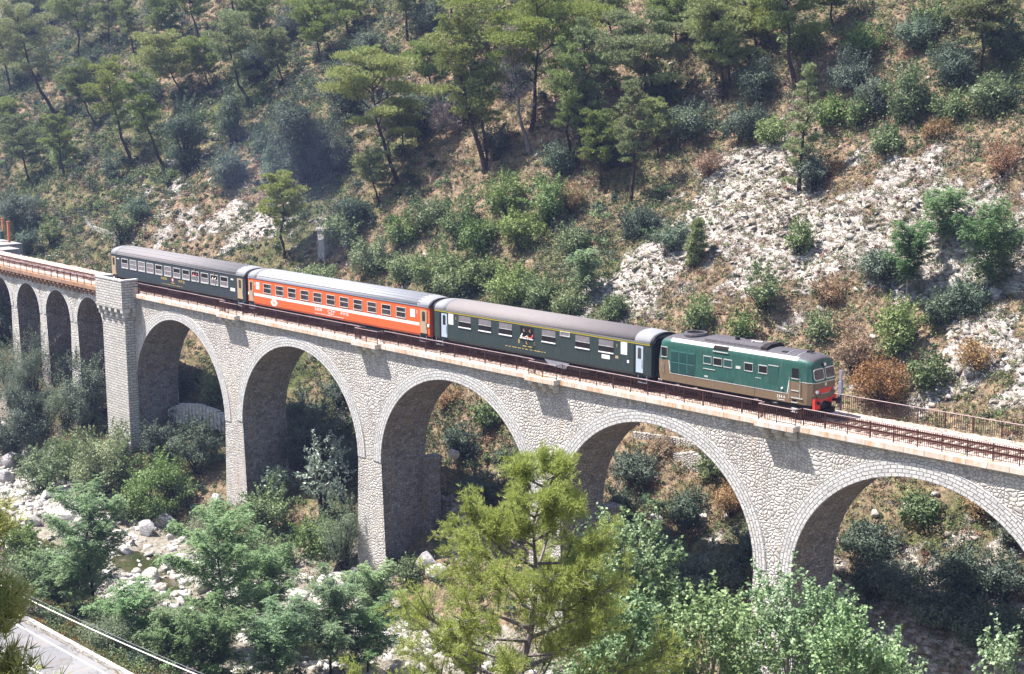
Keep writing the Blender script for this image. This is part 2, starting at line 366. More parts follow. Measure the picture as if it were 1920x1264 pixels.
# ---------------------------------------------------------------- ground
def axis(pairs):
    a = [pairs[0][0]]
    for (x0, st), (x1, _) in zip(pairs[:-1], pairs[1:]):
        n = max(1, int(round((x1 - x0) / st))); a += list(np.linspace(x0, x1, n + 1)[1:])
    return np.array(a)
gs = axis([(-420, 12), (-180, 3), (-70, .9), (-10, .5), (122, 1.5), (160, 8), (260, 8)])
gl = axis([(-140, 8), (-84, 1.0), (-46, .5), (70, 1.2), (110, 6), (260, 6)])
S_, L_ = np.meshgrid(gs, gl, indexing='ij'); Z_ = H(S_, L_)
X, Y, _ = W(S_, L_, 0)
ns, nl = S_.shape; idx = np.arange(ns * nl).reshape(ns, nl)
F = np.stack([idx[:-1, :-1], idx[1:, :-1], idx[1:, 1:], idx[:-1, 1:]], -1).reshape(-1, 4)
gm = mesh_np('ground', np.stack([X, Y, Z_], -1).reshape(-1, 3), F, [M['ground']], smooth=True)
ca = gm.color_attributes.new('mask', 'FLOAT_COLOR', 'POINT')
rk = rockmask(S_, L_)
gr = np.clip(.25 + .9 * (fbm(S_ * .06, L_ * .08, 41, 3) - .35) + .05 * ss(-10, -40, S_) - .35 * ss(55, 80, S_) * ss(8, 20, L_) * (1 - ss(38, 48, L_)) + .3 * ss(-20, -26, L_) * ss(-40, -30, L_), 0, 1)
gr = np.where((L_ > 3) & (L_ < 16) & (S_ > 44) & (S_ < 62), gr * .3, gr)
rv = ss(-23, -20.5, L_ + 1.5 * (fbm(S_ * .2, L_ * 0, 5, 2) - .5)) * (1 - ss(-6.5, -4.5, L_ + (S_ > 40) * -2 + 2 * (fbm(S_ * .3, L_ * .3, 6, 2) - .5)))
ca.data.foreach_set('color', np.stack([rk, gr, rv, np.ones_like(rk)], -1).astype(np.float32).ravel())
tag(link('ground', gm), 'dry rocky hillside falling to the river bed', kind='structure')
PLANTS = [
('pine', -100.83, 40.14, 18.5, 9.26, -5.55, 'tall pine leaning left near the top left corner, its bare dark trunk slanting downhill'),
('pine', -81.87, 39.53, 8.66, 6.57, -2.89, 'small pine leaning left, first to the right of the tall slanting pine'),
('pine', -56.78, 33.41, 14.58, 6.0, -2.72, 'slim pine with a long bare trunk between two leaning pines, left part of the slope'),
('pine', -44.36, 32.85, 12.8, 5.37, -3.83, 'slender pine with a long bare dark trunk above the rocky bank on the left'),
('pine', -108.86, 54.02, 10.48, 5.33, 0.29, 'straight thin pine at the top edge, left of the leaning wide pine'),
('pine', -97.08, 53.59, 9.18, 3.75, -1.13, 'very thin sparse pine beside the straight pine at the top left'),
('pine', -58.62, 44.0, 9.32, 8.64, -3.13, 'wide flat crowned pine with a slanting trunk in the upper left'),
('pine', -75.59, 55.48, 9.11, 5.31, -1.59, 'pine with a dark leaning trunk cut by the top edge, upper left'),
('pine', -41.47, 45.24, 12.48, 7.03, -2.81, 'tall pine leaning left in the upper left, right of the wide flat crowned pine'),
('pine', -35.7, 47.94, 7.23, 5.78, -1.77, 'small pine with a short straight trunk above the large oak'),
('pine', -82.65, 28.02, 9.99, 6.43, -1.72, 'lone thin pine by the left edge above the rocks'),
('pine', -120.57, 53.09, 13.37, 9.49, -0.5, 'bushy pine at the top left between the tall slanting pine and a thin straight one'),
('pine', 3.67, 22.2, 9.47, 4.69, -0.19, 'young pale green pine just behind the orange coach beside the ruined pillars'),
('pine', -32.17, 57.05, 7.37, 6.61, -1.25, 'hazy pine with a bare trunk at the top, above the big oak'),
('pine', -16.09, 55.79, 9.7, 5.89, -0.51, 'pine with a thick straight trunk cut by the top edge, left of centre'),
('wpine', 11.57, 33.18, 14.17, 8.44, -2.88, 'broad pine with a hooked trunk curving left above the smoke'),
('pine2', 24.82, 35.53, 17.03, 6.27, -2.92, 'tall pine with a forked trunk in the upper middle of the slope'),
('pine', 11.47, 30.62, 5.31, 3.73, -1.12, 'small pine just below the pine with the hooked trunk'),
('dpine', 30.0, 37.49, 13.43, 3.82, -1.94, 'dead grey pine without green needles in the upper middle'),
('wpine', 27.88, 39.61, 14.55, 11.32, 0.89, 'big dark spreading pine behind the dead grey pine'),
('pine', 36.98, 36.6, 13.31, 4.84, 0.11, 'slim light green pine right of the dead grey pine'),
('pine', 27.03, 54.34, 6.9, 5.64, -1.5, 'pine with a bare slanting trunk at the top, right of the spreading pine'),
('wpine', 42.19, 42.9, 10.83, 8.52, 0.23, 'umbrella shaped bright pine right of centre'),
('pine', 48.55, 34.38, 11.84, 3.49, 0.11, 'slim dense pine in front of the umbrella shaped pine'),
('pine', 42.78, 35.63, 7.64, 4.15, -0.11, 'low bright pine with branches near the ground left of the slim dense pine'),
('pine', 37.53, 37.35, 15.01, 4.55, 1.14, 'tall pine with a pointed top left of the umbrella shaped pine'),
('wpine', 5.33, 55.71, 7.73, 7.5, -0.48, 'flat topped pine at the top edge above the dead grey pine'),
('pine', -8.72, 57.9, 8.17, 4.33, -0.29, 'pine trunk and lower boughs cut by the top edge, above the forked pine'),
('wpine', 46.63, 53.62, 8.78, 6.34, -0.98, 'pine with a thick leaning trunk at the top edge, right of centre'),
('wpine', 59.29, 46.96, 13.24, 7.47, -1.23, 'old pine with a thick dark trunk and broken boughs in the upper right'),
('pine', 50.5, 45.99, 10.83, 5.81, -0.72, 'twin stemmed fine pine left of the old thick trunked pine'),
('ypine', 67.54, 36.91, 11.33, 3.96, 0.69, 'dense young pine standing on the pale rocky slope'),
('wpine', 78.79, 49.72, 6.64, 4.92, -0.25, 'round pine near the top right corner'),
('ypine', 62.93, 27.13, 4.12, 2.05, 0.49, 'small young pine on the dark slope left of the pale rocks'),
('pine', 39.96, 50.74, 6.65, 6.46, -0.47, 'soft yellow green pine at the top between the umbrella pine and the leaning trunk'),
('pine', -133.54, 44.12, 11.53, 8.14, -1.22, 'blue hazy pine cut by the left edge'),
('pine', -164.91, 61.08, 13.95, 10.16, -1.13, 'blue hazy pine at the top left corner'),
('pine', -72.24, 60.4, 9.11, 7.96, -0.88, 'pine cut by the top edge above the tall leaning pine'),
('pine', -47.33, 60.65, 8.47, 6.58, -0.41, 'hazy pine cut by the top edge above the oaks'),
('oak', -96.71, 45.77, 7.23, 5.54, 0.0, 'round dark oak among thin pines at the upper left'),
('oak', -34.42, 38.25, 8.05, 4.51, -1.88, 'pale topped oak left of the large dark oak'),
('oak', -38.48, 32.96, 10.23, 5.64, 0.0, 'dark oak right of the slender bare trunked pine'),
('oak', -5.63, 32.18, 13.06, 9.01, -1.0, 'largest dark oak, in the hollow above the ruined pillars'),
('oak', -11.6, 42.23, 7.93, 5.6, -0.98, 'dark oak just right and uphill of the largest oak'),
('oak', -55.51, 29.74, 4.64, 3.32, -0.63, 'small round dark bush on the rocky bank at the left'),
('oak', -47.72, 56.44, 4.79, 4.9, -1.06, 'oak with pale leaf tips near the top left'),
('oak', -20.99, 29.71, 4.84, 5.26, -1.54, 'low oak below the pale topped oak'),
('oak', -66.63, 19.56, 6.11, 6.81, -0.32, 'leafy oak bush beside the two orange posts'),
('oak', -53.89, 15.65, 3.6, 3.8, -0.23, 'low leafy bush behind the concrete platform at the far left'),
('oak', -13.46, 57.46, 4.68, 5.86, -0.59, 'dark oak at the top edge left of the forked pine'),
('oak', -17.68, 50.15, 4.5, 4.37, -0.44, 'small oak under the hazy pine at the top'),
('oak', 7.96, 39.61, 6.26, 5.17, -0.97, 'dark oak behind the pine with the hooked trunk'),
('oak', 55.33, 46.31, 4.02, 4.61, -0.27, 'dark evergreen bush left of the old thick trunked pine'),
('oak', 65.55, 47.18, 3.63, 4.41, -0.52, 'dark evergreen bush right of the old thick trunked pine'),
('oak', -167.87, 58.58, 8.16, 10.19, -1.13, 'blue dark oak in the very top left corner'),
('oak', 9.8, 27.69, 3.19, 4.96, -0.31, 'bush with grey green leaves above the ruined pillars'),
('oak', 25.04, 36.88, 4.01, 3.29, -0.12, 'dark bush beside the forked pine'),
('oak', 36.08, 36.35, 3.65, 4.0, -0.57, 'dark ivy clad bush behind the slim light green pine'),
('oak', 69.24, 36.84, 3.64, 2.95, 0.25, 'dark evergreen bush hugging the dense young pine'),
('oak', 77.1, 47.67, 3.29, 3.94, -0.25, 'dark bush under the round pine in the top right'),
('oak', 42.34, 45.58, 3.54, 4.58, -0.46, 'dark bush behind the umbrella pine'),
('oak', -67.03, 41.78, 4.32, 4.62, 0.0, 'dark low oak below the wide flat crowned pine'),
('oak', -20.61, 35.32, 4.76, 4.26, 0.0, 'shadowed oak left of the largest oak'),
('oak', 89.27, 26.15, 2.61, 2.96, -0.84, 'dark evergreen shrub in the hollow on the right slope'),
('leafy', 74.53, 43.82, 5.26, 4.17, -0.39, 'bright broad leafed shrub in the upper right'),
('leafy', 69.45, 43.69, 2.75, 2.52, -0.5, 'smaller bright broad leafed shrub left of the large one, upper right'),
('leafy', 74.12, 23.03, 4.1, 2.94, -0.18, 'bright yellow green shrub above the locomotive'),
('leafy', 86.98, 23.59, 4.06, 3.81, -0.59, 'big leafed bright sapling above the fence at the right'),
('leafy', -76.84, 30.82, 6.46, 3.81, -0.59, 'small light green tree at the left above the rocks'),
('leafy', -53.24, 18.69, 4.49, 2.91, 0.61, 'conical yellow green bush beside the stony path at the far left'),
('leafy', -33.16, 19.96, 4.42, 3.93, -0.43, 'green bush above the stone path wall behind the last coach'),
('leafy', 70.71, 53.45, 3.2, 4.14, -0.52, 'bright leafy shrub at the top edge, upper right'),
('leafy', 31.64, 22.7, 4.02, 5.01, -0.45, 'green bush behind the right end of the orange coach'),
('leafy', 18.46, 24.24, 3.97, 5.34, -0.59, 'green bush behind the middle of the orange coach'),
('leafy', 36.99, 23.98, 3.55, 4.65, -0.38, 'green bush behind the left end of the dark green coach'),
('leafy', 29.28, 27.7, 4.42, 4.57, -0.57, 'broad leafed shrub on the slope above the orange coach'),
('leafy', 20.27, 27.43, 3.06, 4.16, -0.48, 'smaller broad leafed shrub above the middle of the orange coach'),
('leafy', 33.39, 30.99, 4.09, 4.54, -0.45, 'green shrub on the slope below the forked pine'),
('leafy', 39.95, 31.07, 4.26, 4.41, -0.55, 'shadowy green shrub below the slim light green pine'),
('leafy', 47.69, 22.16, 3.19, 3.61, -0.52, 'pale green bush behind the middle of the dark green coach'),
('leafy', 68.81, 21.12, 2.61, 2.77, -0.46, 'low green bush just behind the locomotive roof'),
('leafy', 73.81, 20.71, 2.31, 2.24, -0.18, 'low olive bush above the front of the locomotive'),
('leafy', 72.83, 30.1, 2.9, 2.35, -0.38, 'small olive shrub on the pale rocks'),
('leafy', 65.39, 49.97, 3.24, 3.67, -0.42, 'leafy shrub left of the bright one at the top edge'),
('leafy', 82.63, 44.94, 3.17, 3.79, -0.47, 'leafy shrub below the round pine in the top right'),
('locust', 85.06, 28.1, 6.07, 3.93, -1.53, 'thin pale stemmed sapling with feathery leaves on the right slope'),
('locust', 91.93, 28.59, 7.37, 4.84, -0.67, 'feathery locust sapling near the right edge of the slope'),
('locust', 85.68, 32.18, 4.78, 4.42, -0.22, 'loose feathery sapling spreading over the pale rocks at the right'),
('locust', 53.05, 23.37, 4.68, 3.03, -0.5, 'thin pale twigged sapling behind the dark green coach'),
('dry', 84.67, 21.26, 3.71, 3.18, -0.42, 'orange brown dry bush right of the locomotive'),
('dry', 88.51, 19.26, 3.47, 4.52, -1.15, 'low brown and green thorn bush behind the fence post'),
('dry', 41.6, 32.72, 3.12, 2.48, -0.11, 'rusty red bush below the low bright pine'),
('dry', 78.99, 42.17, 1.67, 2.86, -0.24, 'reddish brown bush in the upper right'),
('dry', 79.09, 25.78, 2.53, 2.68, -0.45, 'dry brown bush on the pale rocky slope'),
('dry', 94.75, 22.43, 2.07, 3.21, -0.16, 'brown bush on the lower right slope'),
('dry', 55.78, 37.92, 2.17, 3.15, -0.26, 'reddish scrub under the twin stemmed pine'),
('dry', 69.96, 38.69, 1.52, 2.46, -0.2, 'rusty ground bush right of the dense young pine'),
('dry', 87.66, 38.22, 2.77, 3.14, -0.45, 'orange brown bush by the right edge'),
('dpine', 7.28, 35.59, 6.59, 3.84, -0.83, 'grey leafless shrub right of the broad hooked pine'),
('dpine', 14.98, 38.11, 4.06, 3.44, -0.5, 'grey leafless shrub left of the forked pine'),
('willow', -6.25, -5.31, 9.56, 7.18, 0.48, 'big grey green bush in front of the small arches'),
('willow', -8.4, -0.87, 4.6, 3.67, -0.12, 'soft green bush against the pier between the small arches'),
('oak', 3.83, -3.62, 7.59, 5.18, -0.86, 'glossy dark bush against the foot of the tall stone tower'),
('oak', -4.51, -6.24, 5.5, 5.64, -0.42, 'dark conical bush above the river at the left'),
('oak', -22.59, -1.3, 7.32, 3.23, 0.0, 'dark tree standing inside the leftmost small arch'),
('leafy', 12.09, -6.48, 6.82, 6.9, -0.55, 'broad leafed bush on the river bank left of the tower foot'),
('leafy', 6.4, -10.22, 4.42, 4.46, -0.22, 'leafy bush by the boulders near the left edge'),
('leafy', 23.95, -7.0, 6.27, 5.47, -0.88, 'pale leafed bush on the bank between the tower and the second pier'),
('leafy', 25.64, -4.38, 2.52, 1.88, -0.1, 'small bright green bush left of the second pier'),
('oak', 23.12, -1.54, 5.21, 4.53, -1.17, 'thin dark tree seen through the first large arch'),
('leafy', 35.8, -0.73, 3.63, 2.77, -0.6, 'silvery big leafed plant at the foot of the second pier'),
('leafy', 42.66, -0.03, 8.03, 4.14, 0.0, 'tall silvery big leafed plant between the second and third piers'),
('willow', 49.69, -3.55, 6.92, 4.26, -0.46, 'dense grey green round bush left of the third pier'),
('oak', 35.11, 4.82, 4.78, 4.9, -0.26, 'dark shaded tree seen through the second large arch'),
('oak', 29.73, 6.12, 3.28, 3.19, 0.8, 'low dark bush behind the second pier'),
('leafy', 38.55, -3.84, 4.54, 4.66, -1.86, 'green bush hiding the foot of the second pier'),
('leafy', 44.0, -6.44, 2.81, 2.83, -0.28, 'bright green sunlit bush by the river below the second pier'),
('willow', 34.87, -7.37, 4.31, 3.69, -0.3, 'grey willow bush by the dark rocks'),
('leafy', 57.38, -2.23, 2.07, 2.68, -0.45, 'low leafy plant at the foot of the third pier'),
('leafy', 52.82, 10.82, 2.24, 2.89, -0.48, 'small green bush on the dry grass seen through the third arch'),
('oak', 58.52, 8.44, 2.15, 3.25, -0.23, 'dark bush behind the top of the foreground pine'),
('oak', 72.06, 9.66, 2.45, 4.33, -0.22, 'olive bush seen through the fourth arch on the left'),
('oak', 78.91, 7.88, 2.55, 3.3, -0.62, 'green bush in the middle of the fourth arch'),
('oak', 78.38, 4.45, 2.73, 3.87, -0.41, 'dark shaded bush low in the fourth arch'),
('oak', 84.29, 3.89, 3.23, 4.71, -0.39, 'largest dark shaded bush in the fourth arch'),
('oak', 85.69, 6.15, 2.43, 2.36, -0.39, 'dark shaded bush against the fourth pier'),
('dry', 82.02, 9.2, 2.52, 2.85, -0.2, 'brown bush seen through the fourth arch on the right'),
('oak', 95.15, 8.33, 2.5, 4.11, -0.19, 'green bush on the left inside the fifth arch'),
('leafy', 97.07, 11.3, 1.74, 2.81, -0.11, 'small green bush near the top of the fifth arch'),
('oak', 102.75, 7.06, 3.64, 4.24, 0.0, 'wide olive bush in the middle of the fifth arch'),
('oak', 98.73, 6.45, 2.61, 3.98, -0.18, 'dark shaded bush low inside the fifth arch'),
('oak', 105.3, 7.96, 2.87, 3.14, -0.35, 'olive bush at the right edge inside the fifth arch'),
('oak', 102.43, 5.33, 2.53, 3.86, -0.18, 'lowest dark shaded bush inside the fifth arch'),
('oak', 97.96, 2.89, 1.29, 1.78, -0.11, 'small dark bush right of the fourth pier foot'),
('locust', 46.53, -25.53, 10.9, 6.93, 0.55, 'tall feathery locust tree by the river at the left'),
('locust', 57.0, -20.35, 10.87, 6.9, -0.2, 'feathery locust tree with two dark stems in the lower middle left'),
('locust', 66.56, -17.51, 7.21, 5.83, -0.78, 'wide feathery locust tree left of the foreground pine'),
('locust', 59.88, -26.25, 4.04, 5.0, 0.19, 'low feathery locust at the bottom edge beside the dry verge'),
('locust', 66.39, -22.08, 5.84, 5.3, -0.38, 'feathery locust at the bottom edge between two others'),
('willow', 36.36, -24.03, 3.24, 4.27, -0.45, 'olive green bush above the wires at the lower left'),
('willow', 55.43, -36.31, 3.8, 2.77, -0.29, 'grey green bush by the left edge above the road'),
('willow', 57.54, -30.15, 2.54, 3.99, -0.38, 'dark leafed bush beside the red grass verge'),
('leafy', 53.37, -24.14, 2.3, 3.86, -0.2, 'leafy bush right of the red grass verge'),
('locust', 58.56, -7.15, 2.9, 4.76, -0.43, 'low feathery bush in front of the third pier foot'),
('leafy', 24.27, -20.93, 2.76, 3.66, -0.49, 'green leafy bush at the left edge below the boulders'),
('pine', -30.83, 50.88, 7.71, 6.11, -0.61, 'thin hazy pine between two small oaks at the top, left of centre'),
('pine', -82.94, 53.75, 7.89, 6.31, -0.9, 'pine uphill of the wide flat crowned pine'),
('pine', -71.1, 28.83, 8.96, 4.97, -0.66, 'slim pine at the left between the lone thin pine and the first leaning pine'),
('pine', -55.2, 46.36, 7.58, 5.32, -1.23, 'pine between the wide flat crowned pine and the tall leaning pine'),
('pine', -8.92, 44.7, 6.47, 4.18, -0.42, 'small pine left of the hooked pine crown'),
('pine', 2.38, 45.72, 6.92, 4.7, -0.67, 'soft pine between the hooked pine and the forked pine'),
('pine', 4.79, 50.37, 6.94, 4.72, -0.34, 'pine uphill of the forked pine'),
('pine', 18.04, 52.55, 6.31, 5.16, -0.32, 'dark pine at the top edge right of the flat topped pine'),
('pine', 34.54, 44.43, 5.46, 3.83, -0.29, 'pine between the tall pointed pine and the umbrella pine'),
('pine', 45.54, 49.71, 4.71, 4.57, -0.46, 'pale pine at the top right of the umbrella pine'),
('pine', 51.52, 50.5, 5.18, 4.47, -0.45, 'pine beside the old thick trunked pine'),
('pine', 59.16, 53.13, 6.17, 4.9, -0.44, 'pine cut by the top edge above the dark bushes at the upper right'),
('pine', 46.98, 40.15, 5.4, 3.03, -0.39, 'slim pine just right of the slim dense pine'),
('pine', -52.99, 54.26, 7.23, 4.96, -0.66, 'pine between the tall leaning pine and the oak with pale tips'),
('wpine', 9.39, 36.01, 5.57, 4.45, -0.51, 'low spreading pine right of the broad hooked pine'),
('pine', -102.79, 32.88, 9.47, 5.52, -1.2, 'small hazy pine touching the left edge'),
('oak', -4.24, 33.7, 6.52, 6.0, -0.67, 'oak merging with the right side of the largest oak'),
('oak', -12.92, 32.08, 5.29, 5.48, -0.55, 'oak merging with the left side of the largest oak'),
('oak', -47.48, 49.97, 5.39, 6.44, -0.81, 'dark oak under the tall leaning pine'),
('oak', -33.84, 22.92, 3.72, 4.33, -0.36, 'dark bush on the rocky bank at the left of centre'),
('oak', -1.21, 40.72, 4.5, 5.37, -0.34, 'dark oak behind the left part of the hooked pine'),
('oak', 14.97, 40.61, 4.54, 5.04, -0.31, 'dark oak left of the forked pine trunk'),
('oak', 17.7, 45.87, 4.57, 5.07, -0.32, 'dark oak below the flat topped pine'),
('oak', 35.93, 40.54, 4.17, 4.63, -0.29, 'dark oak behind the tall pointed pine'),
('oak', 42.02, 38.48, 3.17, 4.48, -0.28, 'dark bush left of the slim dense pine'),
('oak', 49.88, 42.27, 3.39, 4.93, -0.27, 'dark bush below the twin stemmed pine on the left'),
('oak', 56.62, 42.66, 3.02, 4.79, -0.27, 'dark bush below the twin stemmed pine on the right'),
('oak', 70.28, 44.88, 3.11, 4.03, -0.4, 'dark bush between the two bright broad leafed shrubs'),
('oak', 79.83, 51.39, 3.05, 3.94, -0.25, 'dark bush at the right edge near the top corner'),
('oak', 70.69, 51.21, 3.17, 4.11, -0.26, 'dark bush behind the bright leafy shrub at the top edge'),
('oak', 52.58, 31.31, 2.42, 4.17, -0.26, 'dark bush on the shaded slope under the slim dense pine'),
('oak', 58.94, 28.85, 2.32, 3.5, -0.25, 'dark bush left of the small young pine'),
('leafy', 12.96, 20.8, 2.47, 4.8, -0.48, 'green bush behind the orange coach below the ruined pillars'),
('leafy', 10.43, 25.67, 3.17, 4.92, -0.37, 'green bush right of the ruined pillars'),
('leafy', 24.72, 23.89, 2.67, 4.62, -0.29, 'light green bush behind the orange coach, middle of three'),
('leafy', 35.4, 22.44, 3.1, 4.38, -0.38, 'light green bush just behind the gap after the orange coach'),
('leafy', 43.65, 22.36, 3.8, 4.74, -0.37, 'tall light green bush behind the left part of the dark green coach'),
('leafy', 52.36, 21.9, 2.34, 3.53, -0.4, 'low light bush behind the dark green coach'),
('leafy', 58.29, 21.52, 2.01, 2.93, -0.39, 'small light bush behind the right part of the dark green coach'),
('leafy', 22.26, 28.93, 3.35, 4.73, -0.3, 'green shrub uphill from the right end of the orange coach'),
('leafy', 33.27, 27.28, 3.18, 4.49, -0.39, 'green shrub uphill from the dark green coach, beside the pale one'),
('leafy', 38.69, 28.44, 3.4, 4.95, -0.39, 'tangled green shrub on the middle slope'),
('leafy', 46.35, 27.88, 2.73, 3.71, -0.37, 'green shrub left of the pale rocky slope'),
('leafy', 57.12, 50.49, 2.81, 4.36, -0.44, 'green shrub behind the old thick trunked pine'),
('leafy', 66.27, 43.69, 2.63, 3.58, -0.41, 'green shrub above the dense young pine'),
('leafy', 75.2, 39.44, 2.23, 3.36, -0.38, 'green shrub below the bright broad leafed shrub'),
('leafy', 60.61, 41.88, 2.42, 3.65, -0.42, 'green shrub left of the dense young pine'),
('leafy', 78.67, 44.4, 2.48, 3.86, -0.39, 'green shrub right of the bright broad leafed shrub'),
('leafy', 80.56, 22.66, 2.25, 2.62, -0.35, 'green bush above the nose of the locomotive'),
('leafy', 91.48, 21.19, 2.31, 3.26, -0.33, 'green bush above the far railing at the right'),
('leafy', 91.21, 32.31, 2.65, 3.01, -0.34, 'green shrub at the right edge of the rocky slope'),
('oak', 82.25, 28.42, 2.74, 3.55, -0.35, 'dark shrub in the middle of the rocky slope'),
('oak', 91.04, 27.09, 2.59, 3.78, -0.34, 'dark shrub beneath the feathery sapling near the right edge'),
('willow', -12.16, -5.29, 6.95, 4.91, -0.31, 'grey green bush at the left edge below the small arches'),
('willow', 0.46, -4.48, 5.1, 5.25, -0.29, 'grey green bush left of the glossy dark bush by the tower'),
('leafy', 4.81, -6.56, 4.11, 5.13, -0.28, 'leafy bush beside the broad leafed one left of the tower foot'),
('oak', -7.92, -7.42, 3.71, 4.8, -0.3, 'dark bush at the left edge above the river'),
('oak', 17.1, -2.42, 3.93, 3.82, -0.44, 'dark bush inside the first arch behind the tower'),
('oak', 12.06, 3.53, 2.93, 3.41, -0.28, 'dark bush high inside the first large arch'),
('leafy', 17.09, 4.07, 3.45, 2.79, -0.28, 'green shrub on the right inside the first large arch'),
('leafy', 22.56, -4.14, 3.11, 3.7, -0.37, 'green bush under the first large arch'),
('oak', 32.75, 9.22, 3.27, 3.7, -0.26, 'dark shaded bush on the right inside the second arch'),
('oak', 34.66, 3.22, 3.7, 4.62, -0.26, 'dark shaded bush low inside the second arch'),
('oak', 40.78, 3.44, 3.34, 3.49, -0.25, 'dark shaded bush against the third pier'),
('leafy', 45.09, -3.15, 3.18, 4.28, -0.33, 'green bush between the second and third piers at the bottom'),
('leafy', 40.92, -7.18, 2.95, 4.29, -0.33, 'green bush in front of the second pier near the river'),
('leafy', 20.98, -8.36, 2.97, 3.67, -0.37, 'small leafy bush below the tower foot'),
('oak', 52.23, 8.41, 2.96, 3.36, -0.24, 'dark bush on the dry grass inside the third arch'),
('dry', 46.61, 11.38, 2.06, 2.49, -0.25, 'straw coloured shrub high inside the third arch'),
('oak', 58.13, 4.99, 3.31, 3.67, -0.32, 'dark shaded bush low inside the third arch'),
('oak', 72.54, 6.91, 2.64, 2.99, -0.21, 'dark bush against the back of the pier left of the fourth arch'),
('oak', 82.71, 2.76, 2.84, 4.73, -0.32, 'dark shaded thicket at the bottom of the fourth arch'),
('leafy', 78.86, 11.14, 2.16, 2.93, -0.29, 'olive shrub on the terrace in the fourth arch'),
('dry', 72.87, 11.68, 1.57, 2.61, -0.3, 'brown shrub on the path inside the fourth arch'),
('dry', 101.33, 12.83, 1.89, 2.94, -0.26, 'brown shrub at the right inside the fifth arch'),
('oak', 96.55, 5.95, 2.64, 2.93, -0.29, 'dark shaded bush against the fourth pier inside the fifth arch'),
('oak', 105.93, 4.87, 2.81, 4.43, -0.27, 'dark shaded thicket near the bottom right corner'),
('oak', 104.24, 11.16, 2.21, 2.5, -0.18, 'olive bush by the right edge inside the fifth arch'),
('locust', 55.96, -27.39, 4.84, 5.09, -0.16, 'feathery locust between the tall left one and the bottom edge'),
('locust', 54.46, -14.73, 6.14, 6.39, -0.26, 'feathery locust to the right of the two stemmed one'),
('locust', 68.42, -15.54, 4.8, 5.44, -0.27, 'feathery locust at the bottom edge touching the foreground pine'),
('locust', 63.46, -25.45, 4.66, 5.66, -0.26, 'broad feathery locust cut by the bottom edge'),
('locust', 43.7, -26.98, 3.92, 4.66, -0.25, 'feathery locust behind the overhead cables'),
('leafy', 34.58, -20.45, 3.33, 4.16, -0.32, 'green bush at the foot of the tall left locust tree'),
('leafy', 34.12, -24.61, 3.27, 4.08, -0.32, 'green leafy bush near the left edge above the cables'),
('willow', 41.24, -6.83, 2.46, 2.86, -0.29, 'grey bush between the river and the second pier'),
]
# ---------------------------------------------------------------- viaduct
NF, FF = -2.5, 2.35                    # near and far wall faces
ZT, ZB = -.45, -25.0
via = empty('stone_viaduct', tuple(float(q) for q in W(52, 0, -21)))
tag(via, 'long pale stone railway viaduct with tall round arches and a square tower', 'viaduct')
def under(o):                          # parts are modelled in world coordinates
    o.parent = via; o.matrix_parent_inverse = Matrix.Translation(-via.location); return o
BIG = [(13.0, 30.13, 8.60), (33.17, 50.96, 8.26), (54.1, 72.05, 8.30), (75.1, 92.94, 8.26), (95.94, 113.8, 8.26)]
ZC = -2.05
SMALL = [(3.41 - 7.75 * k - 3.05, 3.41 - 7.75 * k + 3.05, 3.05) for k in range(7)]
ZCS = -1.72
openings = [(a, b, r, ZC) for a, b, r in BIG] + [(a, b, r, ZCS) for a, b, r in SMALL]
openings.sort()
def intr(a, b, rz, zc, n=40, d=0):
    """points (s,z) of an arch line, offset outward by d, left foot to right foot"""
    c = (a + b) / 2; ra = (b - a) / 2; t = np.linspace(0, math.pi, n)
    x = -ra * np.cos(t); z = rz * np.sin(t); nx = x / ra ** 2; nz = z / rz ** 2; k = np.hypot(nx, nz)
    return [(c + xx + d * ax / kk, zc - rz + zz + d * az / kk) for xx, zz, ax, az, kk in zip(x, z, nx, nz, k)]
BAT = .045
def wallface(mb, l, flip):
    def q(pts):
        P = [(s, l, z) for s, z in pts]; U = [(s, z) for s, z in pts]
        if flip: P = P[::-1]; U = U[::-1]
        mb.poly(P, 0, U)
    for i, (a, b, rz, zc) in enumerate(openings):
        pts = intr(a, b, rz, zc)
        for (s0, z0), (s1, z1) in zip(pts[:-1], pts[1:]): q([(s0, z0), (s1, z1), (s1, ZT), (s0, ZT)])
    solids = []; prev = -72.0; pzs = -8
    for (a, b, rz, zc) in openings: solids.append((prev, a, pzs, zc - rz)); prev = b; pzs = zc - rz
    solids.append((prev, 150.0, pzs, -10))
    for a, b, zl, zr in solids:
        zs = min(zl, zr); n = max(1, int((b - a) / 3))
        xs = np.linspace(a, b, n + 1)
        big = n > 2
        for x0, x1 in zip(xs[:-1], xs[1:]): q([(x0, zs), (x1, zs), (x1, ZT), (x0, ZT)])
        d = BAT * (zs - ZB)
        q([(a - d, ZB), (b + d, ZB), (b, zs), (a, zs)])
    return solids
mb = MB(W); solids = wallface(mb, NF, False); wallface(mb, FF, True)
under(mb.build('masonry_wall', M['wall']))
